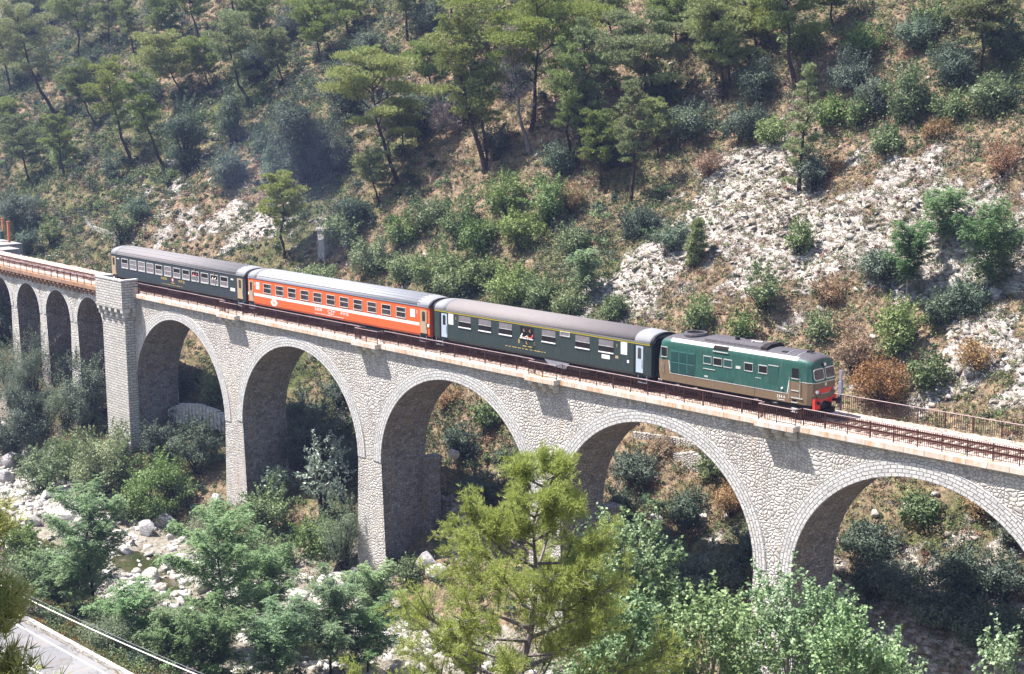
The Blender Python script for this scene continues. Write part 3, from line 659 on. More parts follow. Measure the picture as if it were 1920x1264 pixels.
# inside of the arches and the pier sides: one lining per arch, each a part
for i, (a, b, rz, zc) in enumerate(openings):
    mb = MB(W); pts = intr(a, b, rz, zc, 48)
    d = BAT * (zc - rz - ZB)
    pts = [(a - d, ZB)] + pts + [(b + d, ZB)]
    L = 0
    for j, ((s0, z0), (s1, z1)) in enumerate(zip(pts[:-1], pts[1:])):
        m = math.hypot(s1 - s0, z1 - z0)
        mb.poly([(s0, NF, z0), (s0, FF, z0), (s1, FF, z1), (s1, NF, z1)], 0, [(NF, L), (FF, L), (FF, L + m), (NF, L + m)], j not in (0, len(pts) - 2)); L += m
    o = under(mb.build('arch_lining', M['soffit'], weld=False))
    # ring of dressed stones standing a little proud of the wall
    wdt = 1.02 if rz > 5 else .62
    mb = MB(W); p0 = intr(a, b, rz, zc, 48); p1 = intr(a, b, rz, zc, 48, wdt); L = 0
    lim_a = -1e9
    for (u0, u1, v0, v1) in zip(p0[:-1], p0[1:], p1[:-1], p1[1:]):
        m = math.dist(u0, u1)
        pr = .05
        if v0[0] < 13.2 < v1[0] and rz > 5: pass
        mb.poly([(u0[0], NF - pr, u0[1]), (u1[0], NF - pr, u1[1]), (v1[0], NF - pr, v1[1]), (v0[0], NF - pr, v0[1])], 0, [(0, L), (0, L + m), (wdt, L + m), (wdt, L)])
        mb.poly([(v0[0], NF - pr, v0[1]), (v1[0], NF - pr, v1[1]), (v1[0], NF, v1[1]), (v0[0], NF, v0[1])], 0, [(wdt, L), (wdt, L + m), (wdt + pr, L + m), (wdt + pr, L)])
        mb.poly([(u0[0], NF, u0[1]), (u1[0], NF, u1[1]), (u1[0], NF - pr, u1[1]), (u0[0], NF - pr, u0[1])], 0, [(wdt, L), (wdt, L + m), (wdt + pr, L + m), (wdt + pr, L)])
        L += m
    under(mb.build('arch_ring', M['ring']))
# deck slab, cornices, refuges
mb = MB(W); mb.box(-72, 150, NF + .02, FF - .02, ZT - .02, -.30, 0, 60); under(mb.build('deck_slab', M['corbel']))
REF = [(30.5, 33.62), (51.4, 54.6), (72.3, 75.35), (93.3, 96.35), (114.4, 117.5), (135.2, 138.3)]
segs = []; x = 14.0
for a, b in REF: segs.append((x, a)); x = b
segs.append((x, 150))
def lcorn(mb, a, b, l0, l1, z0, z1, n=None): mb.box(a, b, l0, l1, z0, z1, 0, n or max(1, int((b - a) / 2.5)))
for a, b in segs:
    mb = MB(W); lcorn(mb, a, b, -2.80, -2.10, -.52, -.17); under(mb.build('cornice', M['cornice']))
    mb = MB(W); lcorn(mb, a, b, -2.66, NF + .02, -.62, -.523); under(mb.build('cornice_moulding', M['corbel']))
mb = MB(W); lcorn(mb, -72, 150, 2.0, 3.22, -.60, -.34); under(mb.build('far_cornice', M['cornice']))
for a, b in REF:
    mb = MB(W); mb.box(a, b, -3.32, -2.10, -.50, -.15, 0, 2); o = under(mb.build('refuge', M['cornice']))
    for k in range(3):
        c = a + .45 + k * (b - a - .9) / 2; pr = [(NF, -.505), (-3.2, -.505), (-3.2, -.72), (-3.05, -.86), (-2.85, -.92), (-2.8, -1.12), (-2.62, -1.24), (NF, -1.24)]
        m2 = MB(W); m2.prism(pr, c - .2, c + .2, 'x', 0); q = m2.build('corbel', M['corbel']); q.parent = o
# the part left of the tower: widened deck edge on close set corbels
mb = MB(W); lcorn(mb, -72, 8.0, -3.0, -2.1, -.62, -.22, 30); under(mb.build('edge_beam', M['brownband']))
for k in range(75):
    c = 7.4 - k * 1.05; mb = MB(W)
    mb.prism([(NF, -.623), (-2.95, -.623), (-2.95, -.85), (-2.72, -1.05), (-2.68, -1.3), (NF, -1.42)], c - .2, c + .2, 'x', 0)
    under(mb.build('bracket', M['brownband']))
# tower
tw = MB(W); tw.box(8.5, 13.3, -3.6, NF + .04, ZB, -2.75, 0, 1)
tower = under(tw.build('tower_pier', M['ashlar'])); tag(tower, 'square tower of coursed pale stone')
tw = MB(W)
x0, x1, yn = 8.15, 13.75, -4.05
tw.box(x0, x1, yn, NF + .3, -1.72, -.25, 0)
tw.box(x0, x1, yn, yn + .42, -.247, 1.16, 0); tw.box(x0, x0 + .42, yn + .423, -2.2, -.247, 1.16, 0); tw.box(x1 - .42, x1, yn + .423, -2.2, -.247, 1.16, 0)
tw.box(8.5, 13.3, -3.6, NF + .3, -2.747, -1.723, 0)
bx = under(tw.build('tower_parapet', M['ashlar']))
tw = MB(W); tw.box(x0 - .04, x1 + .04, yn - .04, yn + .46, 1.163, 1.30, 0); tw.box(x0 - .04, x0 + .46, yn + .463, -2.15, 1.163, 1.30, 0); tw.box(x1 - .46, x1 + .04, yn + .463, -2.15, 1.163, 1.30, 0)
under(tw.build('tower_coping', M['ring']))
for k in range(5):
    c = x0 + .28 + k * (x1 - x0 - .56) / 4
    for (l0, l1, za, zb) in ((-4.02, -3.603, -2.12, -1.723), (-3.82, -3.603, -2.62, -2.123)):
        m2 = MB(W); m2.box(c - .24, c + .24, l0, l1, za, zb, 0); under(m2.build('tower_corbel', M['corbel']))
for k in range(2):
    c = -3.4 + k * .75
    for (a, b, za, zb) in ((13.303, 13.72, -2.12, -1.723), (13.303, 13.52, -2.62, -2.123)):
        m2 = MB(W); m2.box(a, b, c - .2, c + .2, za, zb, 0); under(m2.build('tower_corbel', M['corbel']))
tw = MB(W); tw.box(13.75, 14.0, -2.8, -2.1, -.52, .42, 0); under(tw.build('end_block', M['cornice']))
# plinth on the back foot of the third pier
for a, b, t in ((54.1 - .25, 54.1 + .5, -10.9), (75.1 - .2, 75.1 + .45, -11.0)):
    m2 = MB(W); m2.box(a, b + .3, FF - .3, FF + 1.0, ZB, t, 0); m2.box(a, b + .4, FF - .3, FF + 1.1, t + .003, t + .3, 0); under(m2.build('buttress', M['soffit']))
# ---------------------------------------------------------------- track
SL, LL = np.meshgrid(np.arange(-75, 150.1, .28), np.linspace(-2.2, 3.0, 22), indexing='ij')
zz = -.17 + .03 * 0 * SL + (fbm(SL * 4, LL * 4, 51, 2) - .5) * .13 - .10 * ss(1.35, 2.0, -LL) + .03 * ss(1.6, 2.4, LL) - .03
X, Y, _ = W(SL, LL, 0); ns, nl = SL.shape; idx = np.arange(ns * nl).reshape(ns, nl)
F = np.stack([idx[:-1, :-1], idx[1:, :-1], idx[1:, 1:], idx[:-1, 1:]], -1).reshape(-1, 4)
bm_ = mesh_np('ballast', np.stack([X, Y, zz], -1).reshape(-1, 3), F, [M['ballast']], smooth=True)
tag(link('ballast', bm_), 'pale brown track ballast of crushed stone on the viaduct', 'ballast', kind='stuff')
trk = empty('railway_track', tuple(float(q) for q in W(52, 0, -.2))); tag(trk, 'single railway track of rusty rails running along the viaduct deck', 'railway track')
RP = [(-.075, -.16), (.075, -.16), (.075, -.145), (.012, -.125), (.012, -.045), (.036, -.03), (.036, -.003), (-.036, -.003), (-.036, -.03), (-.012, -.045), (-.012, -.125), (-.075, -.145)]
for c in (-.75, .75):
    mb = MB(W); mb.prism([(c + a, b) for a, b in RP], -75, 150, 'x', 0, n=70)
    mb.box(-75, 150, c - .034, c + .034, -.003 + .0005, .001, 1, 70)
    o = mb.build('rail', [M['rail'], M['rail_top']]); o.parent = trk; o.matrix_parent_inverse = Matrix.Translation(-trk.location)
sl_me = None
def sleeper(s):
    global sl_me
    x, y, _ = W(s, 0, 0)
    if sl_me is None:
        m = MB(); m.box(-.12, .12, -1.25, 1.25, -.26, -.158, 0); o = m.build('sleeper', M['sleeper']); sl_me = o.data
    else: o = link('sleeper', sl_me)
    o.location = (float(x), float(y), 0); o.rotation_euler = (0, 0, KC * s); o.parent = trk; o.matrix_parent_inverse = Matrix.Translation(-trk.location)
for k in range(40): sleeper(97.2 + k * .62)
for k in range(58): sleeper(5.6 - k * .66)
mb = MB(W)
for k in range(140): mb.box(6.3 + k * .645 - .12, 6.3 + k * .645 + .12, -1.25, 1.25, -.26, -.158, 0)
o = mb.build('sleeper_row', M['sleeper']); o.parent = trk; o.matrix_parent_inverse = Matrix.Translation(-trk.location); tag(o, kind='stuff')
# ---------------------------------------------------------------- railings
def railing(name, label, path, height, zb, spacing_bal=.14, post=1.68, group=None, balm=None, nposts=999, top=True):
    """path: list of (s,l) corners"""
    org = W(path[0][0], path[0][1], zb)
    r = empty(name, tuple(float(q) for q in org)); tag(r, label, 'railing', group)
    def ch(mb, nm, m): o = mb.build(nm, m); o.parent = r; o.matrix_parent_inverse = Matrix.Translation(-r.location); return o
    tr = MB(W); br = MB(W); ba = MB(W); cnt = 0
    for (a, la), (b, lb) in zip(path[:-1], path[1:]):
        n = max(1, int(abs(b - a) / 3)); L = math.hypot(b - a, lb - la)
        for k in range(n):
            f0, f1 = k / n, (k + 1) / n
            p = lambda f: (a + (b - a) * f, la + (lb - la) * f)
            tr.tube([(*p(f0), zb + height), (*p(f1), zb + height)], .032, 5, 0, False)
            br.tube([(*p(f0), zb + .10), (*p(f1), zb + .10)], .018, 4, 0, False)
        m = int(L / spacing_bal)
        for k in range(m + 1):
            f = k / max(1, m); q = p(f)
            ba.box(q[0] - .013, q[0] + .013, q[1] - .013, q[1] + .013, zb + .1, zb + height - .02, 0)
        m = max(1, int(round(L / post)))
        for k in range(m + 1):
            f = k / m
            if f == 1 and (b, lb) != path[-1]: continue
            q = p(f); pm = MB(W); pm.box(q[0] - .028, q[0] + .028, q[1] - .028, q[1] + .028, zb - .05, zb + height + .01, 0); ch(pm, 'post', M['iron'])
    ch(tr, 'hand_rail', M['iron_top']); ch(br, 'bottom_rail', M['iron']); ch(ba, 'balusters', M['iron'])
pts = [(14.1, -2.33)]
names = ['near side railing from the tower to the first refuge', 'near side railing below the orange coach', 'near side railing below the dark green coach', 'near side railing below the locomotive', 'near side railing at the right edge in front of the bare track', 'near side railing beyond the right edge']
for i, (a, b) in enumerate(segs[:-1]):
    if i > 0:
        railing('refuge_railing', ['railing of the refuge below the gap between the first two coaches', 'railing of the refuge under the middle of the orange coach', 'railing of the refuge under the dark green coach', 'railing of the refuge under the nose of the locomotive', 'railing of the refuge beyond the right edge'][i - 1] , [(REF[i - 1][0] + .1, -2.33), (REF[i - 1][0] + .1, -2.95), (REF[i - 1][1] - .1, -2.95), (REF[i - 1][1] - .1, -2.33)], 1.03, -.13, .14, 1.5, 'refuge railings')
    railing('railing', names[i] + ', rusty iron', [(a + .08, -2.33), (b - .08, -2.33)], 1.05, -.13, .14, 1.68, 'railings along the near deck edge')
railing('railing', 'far side railing behind the bare track at the right, seen against the hillside', [(84, 3.05), (140, 3.05)], 1.0, -.10, .15, 1.9, 'railings along the far deck edge')
railing('railing', 'thin open rusty railing on the brown deck edge left of the tower', [(-70, -2.85), (8.0, -2.85)], .95, -.22, 1.6, 1.6, 'railings along the near deck edge')
# ---------------------------------------------------------------- train
M['navy'] = paint('dark_blue_green_paint', (.022, .036, .045), .4, .2)
M['green'] = paint('dark_green_paint', (.020, .038, .038), .4, .2)
M['orange'] = paint('orange_red_paint', (.70, .115, .022), .45, .35)
M['white'] = paint('white_paint', (.78, .77, .75), .5, .12)
M['yellow'] = paint('yellow_paint', (.62, .48, .05), .5, .15)
M['beige'] = paint('beige_door_paint', (.42, .31, .19), .5, .2)
M['bluegrey'] = paint('pale_blue_door_paint', (.42, .50, .58), .45, .15)
M['roof_a'] = paint('dusty_ribbed_roof', (.17, .155, .16), .75, .6)
M['roof_b'] = paint('silver_ribbed_roof', (.30, .31, .33), .55, .4, .4, .15)
M['roof_c'] = paint('brown_grey_roof', (.17, .15, .15), .8, .45)
M['roof_end'] = paint('pale_grey_roof_end', (.20, .205, .22), .65, .4)
M['gutter'] = paint('blue_grey_gutter', (.22, .28, .38), .5, .3)
M['frame'] = plain('aluminium_frame', (.66, .66, .66), .35, .5, .3)
M['black'] = plain('black_underframe', (.018, .015, .016), .75, .2)
M['rubber'] = plain('black_rubber', (.012, .012, .014), .6, .2)
M['bogie'] = plain('greasy_bogie_steel', (.035, .026, .024), .7, .3)
M['gold'] = plain('gold_lettering', (.55, .40, .13), .5, .4)
M['silvertank'] = plain('grey_tank', (.22, .23, .27), .6, .3)
M['isab'] = paint('brown_loco_paint', (.165, .11, .06), .5, .35)
M['teal'] = paint('green_loco_paint', (.013, .085, .067), .42, .3)
M['tealdk'] = paint('dark_green_panel', (.012, .07, .055), .5, .2)
M['louvre'] = paint('green_louvre', (.035, .14, .14), .5, .2)
M['locoroof'] = paint('black_loco_roof', (.055, .050, .060), .6, .4)
M['red'] = paint('signal_red_paint', (.72, .04, .025), .4, .1)
M['lamp'] = plain('lamp_glass', (.8, .8, .78), .1, .8)
M['interior'] = plain('dark_interior', (.02, .018, .018), .9, .1)
def glass():
    t = NT('dark_window_glass'); a = t.noise(t.obj, 1.3, 2).outputs[0]
    t.bsdf(t.mix(t.ramp(a, [(.4, 0), (.6, 1)]), (.018, .017, .020), (.06, .055, .06)), .08, None, 0, .6); return t.m
M['glass'] = glass()
M['blind'] = plain('window_blind', (.20, .18, .19), .6, .3)
def textobj(s, size, mat, parent, x, z, y, name='lettering', extr=.004, width=None, spacing=1.0):
    c = bpy.data.curves.new('lettering', 'FONT'); c.body = s; c.size = size; c.extrude = extr; c.align_x = 'CENTER'; c.align_y = 'CENTER'; c.space_character = spacing
    tmp = bpy.data.objects.new('tmp_lettering', c); me = bpy.data.meshes.new_from_object(tmp)
    bpy.data.objects.remove(tmp); bpy.data.curves.remove(c)
    me.materials.clear(); me.materials.append(mat)
    o = link(name, me, parent); o.location = (x, y, z); o.rotation_euler = (rad(90), 0, 0)
    if width:
        w0 = max(v.co.x for v in me.vertices) - min(v.co.x for v in me.vertices); o.scale = (width / w0, 1, 1)
    return o
def window(root, x0, x1, z0, z1, y=-1.412, bar=None, fr=.045, sill=.09, mat='frame', upper='glass', lower='glass', dep=.028, name='window', frame=True):
    mb = MB()
    if frame:
        mb.box(x0, x1, y - dep, y, z1 - fr, z1, 0); mb.box(x0, x0 + fr, y - dep, y, z0 + sill + .001, z1 - fr - .001, 0); mb.box(x1 - fr, x1, y - dep, y, z0 + sill + .001, z1 - fr - .001, 0)
    mb.box(x0 - .01, x1 + .01, y - dep - .015, y, z0, z0 + sill, 0)
    if bar: mb.box(x0 + fr + .001, x1 - fr - .001, y - dep + .004, y, bar - .03, bar + .03, 0)
    o = mb.build(name, M[mat], root)
    zs = [(z0 + sill + .001, bar - .031, lower), (bar + .031, z1 - fr - .001, upper)] if bar else [(z0 + sill + .001, z1 - fr - .001, upper)]
    for a, b, m in zs:
        p = MB(); p.box(x0 + fr, x1 - fr, y - .012, y, a, b, 0); p.build('pane', M[m], o)
    return o
def bogie(root, x, wb=2.5, nm='bogie', wheel=.46):
    mb = MB()
    for sg in (-1, 1):
        y = sg * 1.0
        mb.prism([(x - wb / 2 - .5, .42), (x - wb / 2 - .5, .66), (x - .6, .74), (x - .35, .58), (x + .35, .58), (x + .6, .74), (x + wb / 2 + .5, .66), (x + wb / 2 + .5, .42), (x + .4, .34), (x - .4, .34)], y - .07, y + .07, 'y', 0)
        for k in (-1, 1): mb.box(x + k * wb / 2 - .16, x + k * wb / 2 + .16, y - .16, y + .16, .3, .62, 0)
        for k in (-.28, 0.28): mb.cyl((x + k, y, .45), .11, .3, 'z', 10)
    mb.box(x - .25, x + .25, -1.0, 1.0, .5, .8, 0)
    o = mb.build(nm, M['bogie'], root)
    for k in (-1, 1):
        for sg in (-1, 1):
            m = MB(); m.cyl((x + k * wb / 2, sg * .75, wheel), wheel, .13, 'y', 24); m.cyl((x + k * wb / 2, sg * .69, wheel), wheel + .03, .03, 'y', 24); m.build('wheel', M['bogie'], o)
        m = MB(); m.cyl((x + k * wb / 2, 0, wheel), .08, 1.3, 'y', 8); m.build('axle', M['bogie'], o)
def buffer(root, x, sg):
    for y in (-.87, .87):
        m = MB(); m.cyl((x + sg * .22, y, 1.05), .10, .44, 'x', 12); m.cyl((x + sg * .46, y, 1.05), .23, .05, 'x', 16); m.build('buffer', M['black'], root)
# body sides go straight up, roof is a shallow elliptic arc with small radius haunches
def roof_prof(hw, ze, zt, n=14):
    return [(-hw * math.cos(a) , ze + (zt - ze) * math.sin(a) ** .82) for a in np.linspace(0, math.pi, n * 2 + 1)]
def coach(name, label, s0, s1, body, roofm, endm, ribs, cut=.9):
    sm = (s0 + s1) / 2; x, y, _ = W(sm, 0, 0); L = s1 - s0; h = L / 2
    root = empty(name, (float(x), float(y), 0.0), KC * sm); tag(root, label, 'railway coach', 'coaches of the train')
    X = lambda s: s - sm
    b0, ze = .86, 3.28; hw = 1.41
    # body shell with slightly narrowed ends
    mb = MB(); prof = [(-1.30, b0), (-hw, b0 + .18), (-hw, ze), (hw, ze), (hw, b0 + .18), (1.30, b0)]
    mb.prism(prof[::-1], -h + .55, h - .55, 'x', 0)
    for sg in (-1, 1):
        a = sg * (h - .55); b = sg * h; A = [(y_, z_) for y_, z_ in prof]; B = [(y_ * .965, z_) for y_, z_ in prof]
        for i in range(6):
            j = (i + 1) % 6; q = [(a, *A[i]), (a, *A[j]), (b, *B[j]), (b, *B[i])]
            mb.poly(q if sg < 0 else q[::-1], 0)
        q = [(b, *p_) for p_ in B]; mb.poly(q[::-1] if sg < 0 else q, 0)
    bd = mb.build('body', M[body], root, weld=True)
    # roof: profile sections, lowered and pale at the ends
    def section(xx, k): return [(xx, yy * (1 - .035 * k), ze + .004 + (zz - ze) * (1 - .16 * k)) for yy, zz in roof_prof(hw + .015, ze, 4.05)]
    xs = [-h, -h + .25, -h + .7, -h + 1.5, h - 1.5, h - .7, h - .25, h]; ks = [1, .6, .25, 0, 0, .25, .6, 1]
    for nm, rng, mt in (('roof', (3, 5), roofm), ('roof_end', (0, 4), endm), ('roof_end', (4, 8), endm)):
        m = MB(); R = [section(xs[i], ks[i]) for i in range(*rng)]
        for r0, r1 in zip(R[:-1], R[1:]):
            for i in range(len(r0) - 1): m.poly([r0[i + 1], r0[i], r1[i], r1[i + 1]], 0, None, True)
            m.poly([r0[0], r0[-1], r1[-1], r1[0]], 0)
        m.poly(R[0], 0); m.poly(R[-1][::-1], 0)
        ro = m.build(nm, M[mt], root, weld=True)
    if ribs:
        for t_ in np.linspace(.32, math.pi - .32, ribs):
            m = MB(); yy = -(hw + .015) * math.cos(t_); zz = ze + (4.05 - ze) * math.sin(t_) ** .82
            m.box(-h + 1.2, h - 1.2, yy - .03, yy + .03, zz - .03, zz + .022, 0); m.build('roof_rib', M[endm], root)
    m = MB(); m.box(-h + .1, h - .1, -hw - .035, -hw, ze - .02, ze + .05, 0); m.box(-h + .1, h - .1, hw, hw + .035, ze - .02, ze + .05, 0)
    m.build('gutter', M['gutter' if body == 'orange' else endm], root)
    for sg in (-1, 1):
        m = MB(); a, b = (h, h + .26) if sg > 0 else (-h - .26, -h)
        m.prism([(-.95, .95), (.95, .95), (.95, 3.35), (.75, 3.6), (-.75, 3.6), (-.95, 3.35)][::-1], a + .001 * sg, b, 'x', 0); m.build('gangway', M['rubber'], root)
        # dark roof rim over the gangway
        m = MB(); R = [[(xx, yy * (1 - .035 * k) * 1.004, ze + (zz - ze) * (1 - .16 * k) + dz) for yy, zz in roof_prof(hw + .015, ze, 4.05)] for xx, k, dz in ((sg * (h - .05), 1, .03), (sg * (h + .16), 1, .03), (sg * (h + .16), 1.0, -.12), (sg * (h - .05), 1, -.06))]
        for r0, r1 in zip(R, R[1:] + R[:1]):
            for i in range(len(r0) - 1): m.poly([r0[i + 1], r0[i], r1[i], r1[i + 1]], 0)
        m.build('end_rim', M['rubber'], root)
        buffer(root, sg * (h - .02), sg)
        bogie(root, sg * (h - 2.9))
        m = MB(); 
        for z_ in (.42, .68): m.box(sg * (h - .72) - .42, sg * (h - .72) + .42, -1.5, -1.15, z_, z_ + .04, 0)
        m.box(sg * (h - .72) - .42, sg * (h - .72) - .38, -1.48, -1.44, .4, .95, 0); m.box(sg * (h - .72) + .38, sg * (h - .72) + .42, -1.48, -1.44, .4, .95, 0)
        m.build('door_step', M['silvertank'], root)
    m = MB(); m.box(-h + .3, h - .3, -1.18, 1.18, .70, b0 - .002, 0)
    m.box(-h + 5.4, -h + 8, -1.28, -.5, .38, .698, 0); m.box(-1.5, 1.2, -1.3, -.6, .30, .698, 0); m.box(h - 8.6, h - 6.0, -1.28, -.5, .36, .698, 0)
    m.build('underframe', M['black'], root)
    return root, X, bd
def door(root, x0, x1, mat, z0=1.12, z1=3.02, y=-1.412, win=True):
    m = MB(); m.box(x0, x1, y - .012, y, z0, z1, 0); o = m.build('door', M[mat], root)
    m = MB(); xm = (x0 + x1) / 2; w2 = (x1 - x0) * .24; m.prism([(xm - w2, 2.12), (xm + w2, 2.12), (xm + w2, 2.82), (xm + w2 * .6, 2.9), (xm - w2 * .6, 2.9), (xm - w2, 2.82)], y - .02, y - .011, 'y', 0); m.build('pane', M['glass'], o)
    m = MB(); m.box(x1 - .12, x1 - .09, y - .05, y - .012, 1.5, 2.1, 0); m.build('handle', M['frame'], o)
    m = MB(); m.box(x0 - .05, x1 + .05, y - .006, y - .0005, z0 - .26, z0 - .002, 0); m.build('door_recess', M['rubber'], root)
def panel(root, x0, x1, z0, z1, mat, name, y=-1.412, d=.010):
    m = MB(); m.box(x0, x1, y - d, y, z0, z1, 0); return m.build(name, M[mat], root)
def smallprint(root, x0, x1, z, mat, n, rnd, y=-1.412, h=.055):
    """rows of worn stencilled data too small to read"""
    m = MB(); x = x0
    while x < x1:
        w_ = rnd.uniform(.05, .16); m.box(x, x + w_, y - .004, y, z, z + h, 0); x += w_ + rnd.choice((.03, .03, .14))
    o = m.build('stencil_row', M[mat], root); return o
rnd = random.Random(5)
# last coach, dark blue green with twelve two part windows
root, X, bd = coach('railway_coach', 'last coach of the train, dark blue with twelve silver framed windows', 6.75, 32.75, 'navy', 'roof_a', 'roof_end', 6)
last = root
for k in range(12):
    x0 = X(9.12 + k * 1.757)
    window(root, x0, x0 + 1.38, 1.93, 2.96, bar=2.46, fr=.07, sill=.12, upper='interior' if k in (0, 4, 6, 7, 8, 9, 10, 11) else 'blind', lower='blind')
for a, b in ((6.95, 7.85), (31.42, 32.35)): door(root, X(a), X(b), 'beige')
panel(root, X(30.2), X(31.0), 1.70, 2.0, 'white', 'destination_plate'); panel(root, X(30.3), X(30.75), 2.75, 2.87, 'white', 'class_plate'); panel(root, X(8.1), X(8.6), 2.8, 2.9, 'white', 'class_plate')
textobj('SBB', .34, M['gold'], root, X(17.75), 1.66, -1.416, spacing=1.15, width=1.15); textobj('FFS', .34, M['gold'], root, X(21.2), 1.64, -1.416, width=1.1)
m = MB(); m.box(X(19.30), X(19.66), -1.418, -1.41, 1.5, 1.86, 0); o = m.build('cross_emblem', M['red'], root)
m = MB(); m.box(X(19.34), X(19.62), -1.422, -1.418, 1.63, 1.73, 0); m.box(X(19.43), X(19.53), -1.424, -1.4181, 1.54, 1.82, 0); m.build('white_cross', M['white'], o)
smallprint(root, X(17.3), X(21.2), 1.12, 'gold', 1, rnd)
panel(root, X(19.2), X(19.8), 1.33, 1.39, 'gold', 'number_line')
# middle coach, orange with white stripe
root, X, bd = coach('railway_coach', 'bright orange coach with a white stripe in the middle of the train', 33.2, 59.4, 'orange', 'roof_b', 'roof_end', 9)
for k in range(11):
    x0 = X(35.80 + k * 1.937)
    window(root, x0, x0 + 1.24, 2.06, 2.96, bar=2.55, fr=.05, sill=.06, upper='interior' if k in (2, 9) else 'glass', lower='glass')
for a, b in ((33.4, 34.1), (58.3, 59.1)): door(root, X(a), X(b), 'beige')
panel(root, X(34.22), X(58.15), 1.68, 1.93, 'white', 'white_stripe', d=.004)
panel(root, X(34.56), X(35.12), 2.30, 2.96, 'white', 'toilet_window'); panel(root, X(57.0), X(57.6), 2.30, 2.96, 'white', 'toilet_window')
panel(root, X(59.15), X(59.37), 1.68, 1.93, 'white', 'stripe_end', d=.004); panel(root, X(33.22), X(33.38), 1.68, 1.93, 'white', 'stripe_end', d=.004)
textobj('SBB', .33, M['white'], root, X(44.25), 1.47, -1.416, width=1.1); textobj('CFF', .33, M['white'], root, X(46.15), 1.47, -1.416, width=1.1); textobj('FFS', .33, M['white'], root, X(48.05), 1.47, -1.416, width=1.1)
smallprint(root, X(43.7), X(47.9), 1.08, 'white', 1, rnd); panel(root, X(45.7), X(46.5), 1.24, 1.29, 'white', 'number_line')
for xx in (34.3, 57.85): textobj('2', .34, M['white'], root, X(xx), 2.76, -1.416)
m = MB(); hx = [(X(37.42) + .56 * math.cos(a), 1.33 + .33 * math.sin(a) * 1.05) for a in [0, math.pi / 3, 2 * math.pi / 3, math.pi, 4 * math.pi / 3, 5 * math.pi / 3]]
m.prism(hx, -1.42, -1.412, 'y', 0); o = m.build('hexagon_emblem', M['white'], root)
m = MB(); cx = X(37.42)
m.box(cx - .28, cx + .28, -1.424, -1.4201, 1.305, 1.355, 0); m.box(cx - .03, cx + .03, -1.426, -1.4202, 1.11, 1.55, 0)
for sx in (-.17, .17):
    m.box(cx + sx - .05, cx + sx + .05, -1.425, -1.4203, 1.40, 1.46, 0); m.box(cx + sx - .05, cx + sx + .05, -1.425, -1.4203, 1.20, 1.26, 0)
m.build('emblem_cross', M['orange'], o)
# first coach, dark green with yellow line
root, X, bd = coach('railway_coach', 'dark green coach with a yellow line under its roof, coupled behind the locomotive', 59.95, 83.0, 'green', 'roof_c', 'roof_end', 0)
for k, (x0, x1) in enumerate([(62.94, 64.36), (65.27, 66.69), (67.6, 69.02), (69.92, 71.34), (72.25, 73.67), (75.72, 77.14), (78.05, 79.47)]):
    x0, x1 = X(x0), X(x1); m = MB(); m.box(x0 - .02, x1 + .02, -1.46, -1.412, 2.10, 2.18, 0); o = m.build('window', M['white'], root)
    if k == 3: m = MB(); m.box(x0, x1, -1.424, -1.412, 2.182, 3.04, 0); m.build('opening', M['interior'], o)
    else:
        m = MB(); m.box(x0, x1, -1.424, -1.412, 2.62, 3.04, 0); m.build('pane', M['blind'], o); m = MB(); m.box(x0, x1, -1.420, -1.412, 2.182, 2.59, 0); m.build('pane', M['interior'], o)
        m = MB(); m.box(x0, x1, -1.44, -1.412, 2.591, 2.619, 0); m.build('window_bar', M['frame'], o)
window(root, X(74.15), X(75.15), 2.80, 3.16, fr=.05, sill=.05, upper='blind')
for a, b in ((60.87, 61.55), (81.62, 82.28)):
    door(root, X(a), X(b), 'bluegrey')
    m = MB(); m.box(X(a) - .22, X(a) - .02, -1.42, -1.412, .98, 3.05, 0); m.build('folded_door_edge', M['rubber'], root)
panel(root, X(61.72), X(62.3), 2.22, 3.08, 'white', 'toilet_window'); panel(root, X(80.18), X(80.78), 2.22, 3.10, 'white', 'toilet_window')
panel(root, X(78.33), X(79.12), 1.68, 1.98, 'white', 'destination_plate'); panel(root, X(79.66), X(79.95), 1.84, 2.04, 'beige', 'stain_plate'); panel(root, X(80.78), X(80.97), 1.66, 1.86, 'white', 'data_plate')
panel(root, X(60.05), X(82.9), 3.14, 3.25, 'yellow', 'yellow_line', d=.006)
for s_, xx in (('B', 69.78), ('L', 70.6), ('S', 71.45)): textobj(s_, .40, M['gold'], root, X(xx), 1.84, -1.416)
for xx in (62.6, 79.8): textobj('1', .34, M['yellow'], root, X(xx), 2.76, -1.416)
smallprint(root, X(68.3), X(72.6), 1.30, 'gold', 1, rnd); panel(root, X(70.2), X(71.2), 1.52, 1.58, 'gold', 'number_line')
m = MB(); m.prism([(X(72.4), .86), (X(72.9), .42), (X(74.6), .32), (X(75.0), .80)], -1.34, -1.1, 'y', 0); m.build('water_tank', M['silvertank'], root)
# ---------------------------------------------------------------- locomotive
s0, s1 = 83.45, 96.45; sm = (s0 + s1) / 2; x, y, _ = W(sm, 0, 0); X = lambda s: s - sm; h = (s1 - s0) / 2
loco = empty('diesel_locomotive', (float(x), float(y), 0.0), KC * sm); tag(loco, 'green and brown diesel locomotive with red buffer beam leading the train', 'locomotive')
hw = 1.39; ze = 3.50
def lsec(xx, inset, zt=4.10, zee=ze, lo=.86):
    """half profiles; nose sections are pulled in and lowered"""
    w_ = hw - inset
    return w_, [(xx, -w_, lo), (xx, -w_, zee)] + [(xx, -w_ * math.cos(a), zee + (zt - zee) * math.sin(a) ** .75) for a in np.linspace(.12, math.pi - .12, 17)] + [(xx, w_, zee), (xx, w_, lo)]
